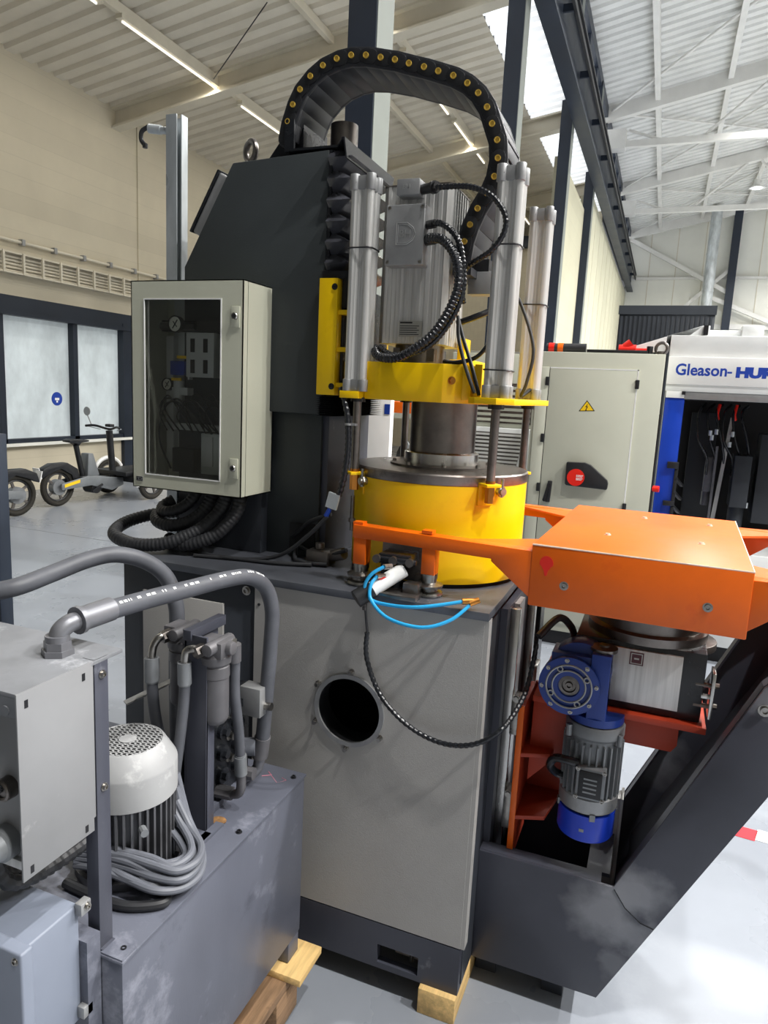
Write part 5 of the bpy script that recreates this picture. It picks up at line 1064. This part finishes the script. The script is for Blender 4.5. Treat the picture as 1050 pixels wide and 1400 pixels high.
# work area
wa = part('work_area', G().box(gx(.11), 2.2, GY+.82, GY+.9, .75, gz(1.705)).box(gx(.11), 2.2, GY+.05, GY+.85, gz(1.70), gz(1.72)).box(2.18, 2.2, GY+.05, GY+.85, .75, gz(1.7)), 'dark_inside', gmx)
part('inner_door', G().box(gx(.19), gx(.36), GY+.70, GY+.72, .80, gz(1.62)), 'container_black', wa, .003)
part('white_bar', G().prism([(gx(.36), .80), (gx(.385), .80), (gx(.43), gz(1.60)), (gx(.41), gz(1.60))], 'Y', GY+.42, GY+.44), 'cast_grey', wa)
part('white_bar', G().box(gx(.345), gx(.36), GY+.40, GY+.42, .80, 1.40), 'motor_dark', wa)
part('spindle_unit', G().box(gx(.30), gx(.345), GY+.45, GY+.55, 1.08, 1.32).cyl((gx(.32), GY+.5, .98), (gx(.32), GY+.5, 1.08), .025, n=12), 'motor_dark', wa, .004)
part('tool_head', G().box(gx(.46), gx(.56), GY+.35, GY+.55, 1.0, 1.35).cyl((gx(.51), GY+.45, .85), (gx(.51), GY+.45, 1.0), .05, n=16)  .box(gx(.60), gx(.75), GY+.4, GY+.6, .9, 1.5), 'container_black', wa, .004)
for k in range(6):
    x = gx(.26+.05*k); part('work_hose', hose([(x, GY+.5, gz(1.68)), (x-.04, GY+.42, 1.62), (x-.03+.02*(k % 3), GY+.4, 1.45), (x+.04, GY+.42, 1.32), (x+.05, GY+.45, 1.2)], .009, 8), 'black_gloss', wa)
for x, z in ((.30, 1.47), (.335, 1.48), (.312, 1.44), (.43, 1.47), (.42, 1.40), (.50, 1.0), (.53, 1.02), (.56, 1.0)): part('work_fitting', G().cyl((gx(x), GY+.38, z), (gx(x), GY+.38, z+.035), .012, n=10), 'galvanised', wa)
for x in (.34, .44): part('red_hose', hose([(gx(x), GY+.45, gz(1.68)), (gx(x)-.01, GY+.43, 1.62), (gx(x), GY+.44, 1.58)], .011, 8), 'red_plastic', wa)
hd = part('door_frame', G().box(gx(.105), gx(.125), GY-.02, GY+.03, .80, gz(1.30)).box(gx(.06), gx(.125), GY-.03, GY, gz(1.28), gz(1.32)).box(gx(.06), gx(.125), GY-.03, GY, gz(1.05), gz(1.08)), 'black_plastic', gmx, .002)
for k in range(4): part('hinge_arm', G().bar((gx(.115), GY-.02, 1.20-.09*k), (gx(.16), GY+.12, 1.14-.09*k), .02, .015), 'black_plastic', hd)
# dark ribbed container behind
db = thing('dark_container', 'dark ribbed metal container standing behind the switch cabinet', 'container', (-.08, 9.8, 0))
part('body', G().box(-.60, .44, 9.02, 10.4, 0, 2.78), 'container_black', db, .003)
for k in range(20): part('rib', G().box(-.58+.051*k, -.556+.051*k, 9.0, 9.02, .05, 2.68), 'container_black', db)
part('top_rail', G().box(-.61, .45, 8.995, 9.03, 2.70, 2.80), 'container_black', db)
# slim dark post at the aisle
dp = solo('aisle_post', G().box(-2.44, -2.372, 1.97, 2.03, .012, 1.42), 'steel_navy', 'slim dark steel post in the aisle by the cargo bikes', 'post', bevel=.003)
part('foot_plate', G().box(-2.52, -2.30, 1.90, 2.10, 0, .012), 'steel_navy', dp)

# ================================================================== CARGO BIKES
def wheel(parent, c, r, ax, w=.05, hub=.06):
    tw = part('tyre', G().torus(c, r-.035, .035, ax, 36, 10), 'tyre', parent)
    part('rim', G().torus(c, r-.075, .014, ax, 32, 8), 'black_plastic', tw)
    u, v, d = frame(ax); c = Vector(c); g = G()
    for k in range(5):
        a = 2*PI*k/5; dd_ = u*math.cos(a)+v*math.sin(a)
        g.bar(c+dd_*hub*.6, c+dd_*(r-.075), .03, .02, d)
    part('spokes', g, 'steel_dark', tw)
    part('hub', G().cyl(c-d*.045, c+d*.045, hub, n=20), 'gear_motor_grey', tw)
def place(parent, loc, ang):
    parent.location = loc; parent.rotation_euler = (0, 0, ang)
def bike(label, loc, ang, full=True):
    t = thing('cargo_bike', label, 'bike', (0, 0, 0))
    ax = (0, 1, 0)
    wheel(t, (0, 0, .25), .25, ax, hub=.10)
    for y in (-.42, .42):
        wheel(t, (1.22, y, .25), .25, ax)
        part('fender', G().tube([(1.22+.275*math.cos(R(a)), y, .25+.275*math.sin(R(a))) for a in range(30, 200, 10)], .03, 8), 'white_paint', t)
    part('rear_fender', G().prism([(-.28, .38), (-.24, .50), (-.10, .56), (.12, .56), (.28, .47), (.33, .25), (.24, .25), (.18, .40), (.02, .49), (-.16, .43)], 'Y', -.06, .06), 'black_plastic', t, .01)
    part('number_plate', G().cbox((-.29, 0, .45), (.005, .06, .07), Matrix.Rotation(R(-15), 3, 'Y')), 'white_paint', t)
    part('swing_arm', G().prism([(-.02, .22), (-.02, .30), (.40, .37), (1.0, .30), (1.0, .20), (.80, .14), (.45, .24)], 'Y', -.11, -.08).prism([(-.02, .22), (-.02, .30), (.40, .37), (1.0, .30), (1.0, .20), (.80, .14), (.45, .24)], 'Y', .08, .11).prism([(.35, .36), (.5, .36), (1.0, .28), (1.0, .20), (.42, .24)], 'Y', -.08, .08), 'bike_grey', t, .006)
    part('warning_strip', G().prism([(.02, .25), (.02, .29), (.26, .335), (.26, .295)], 'Y', -.113, -.11), 'warn_yellow', t)
    part('battery_box', G().prism([(.42, .36), (.62, .36), (.52, .66), (.44, .66)], 'Y', -.07, .07), 'bike_grey', t, .008)
    part('seat_post', G().cyl((.40, 0, .34), (.30, 0, .78), .035, n=14), 'black_plastic', t)
    part('seat', G().prism([(.14, .845), (.20, .86), (.34, .85), (.46, .84), (.46, .82), (.34, .81), (.30, .77), (.26, .80), (.15, .82)], 'Y', -.07, .07), 'black_plastic', t, .02, 3)
    part('steering_column', G().cyl((.92, 0, .25), (.86, 0, .95), .045, n=14), 'black_plastic', t)
    hb_ = part('handlebar', G().tube(smooth([(.74, -.32, 1.0), (.80, -.2, 1.01), (.86, 0, .97), (.80, .2, 1.01), (.74, .32, 1.0)], 6), .016, 8), 'black_plastic', t)
    part('display', G().box(.83, .91, -.05, .05, 1.0, 1.04), 'black_plastic', hb_, .01)
    part('mirror', G().cyl((.78, .25, 1.02), (.76, .30, 1.15), .007, n=6).lathe([(.06, 0), (.055, .015), (.001, .016)], (.75, .30, 1.20), (1, 0, 0), 18), 'cast_grey', hb_)
    part('brake_lever', G().bar((.78, -.30, .99), (.86, -.16, .96), .015, .008).bar((.78, .30, .99), (.86, .16, .96), .015, .008), 'galvanised', hb_)
    part('front_deck', G().box(.86, 1.60, -.30, .30, .34, .40).box(1.0, 1.35, -.39, .39, .24, .345), 'black_plastic', t, .01)
    part('drive_unit', G().cyl((.55, -.09, .20), (.55, .09, .20), .08, n=18).bar((.45, -.12, .16), (.62, -.12, .24), .02, .025), 'black_plastic', t)
    place(t, loc, ang); return t
A1 = math.atan2(1.24, .10)
bike('grey three-wheeled cargo bike with white fenders under the frosted windows', (-7.13, 6.83, 0), A1)
bike('second cargo bike whose bare rear wheel stands nearest the aisle post', (-6.97, 6.06, 0), math.atan2(-1.0, -.15))
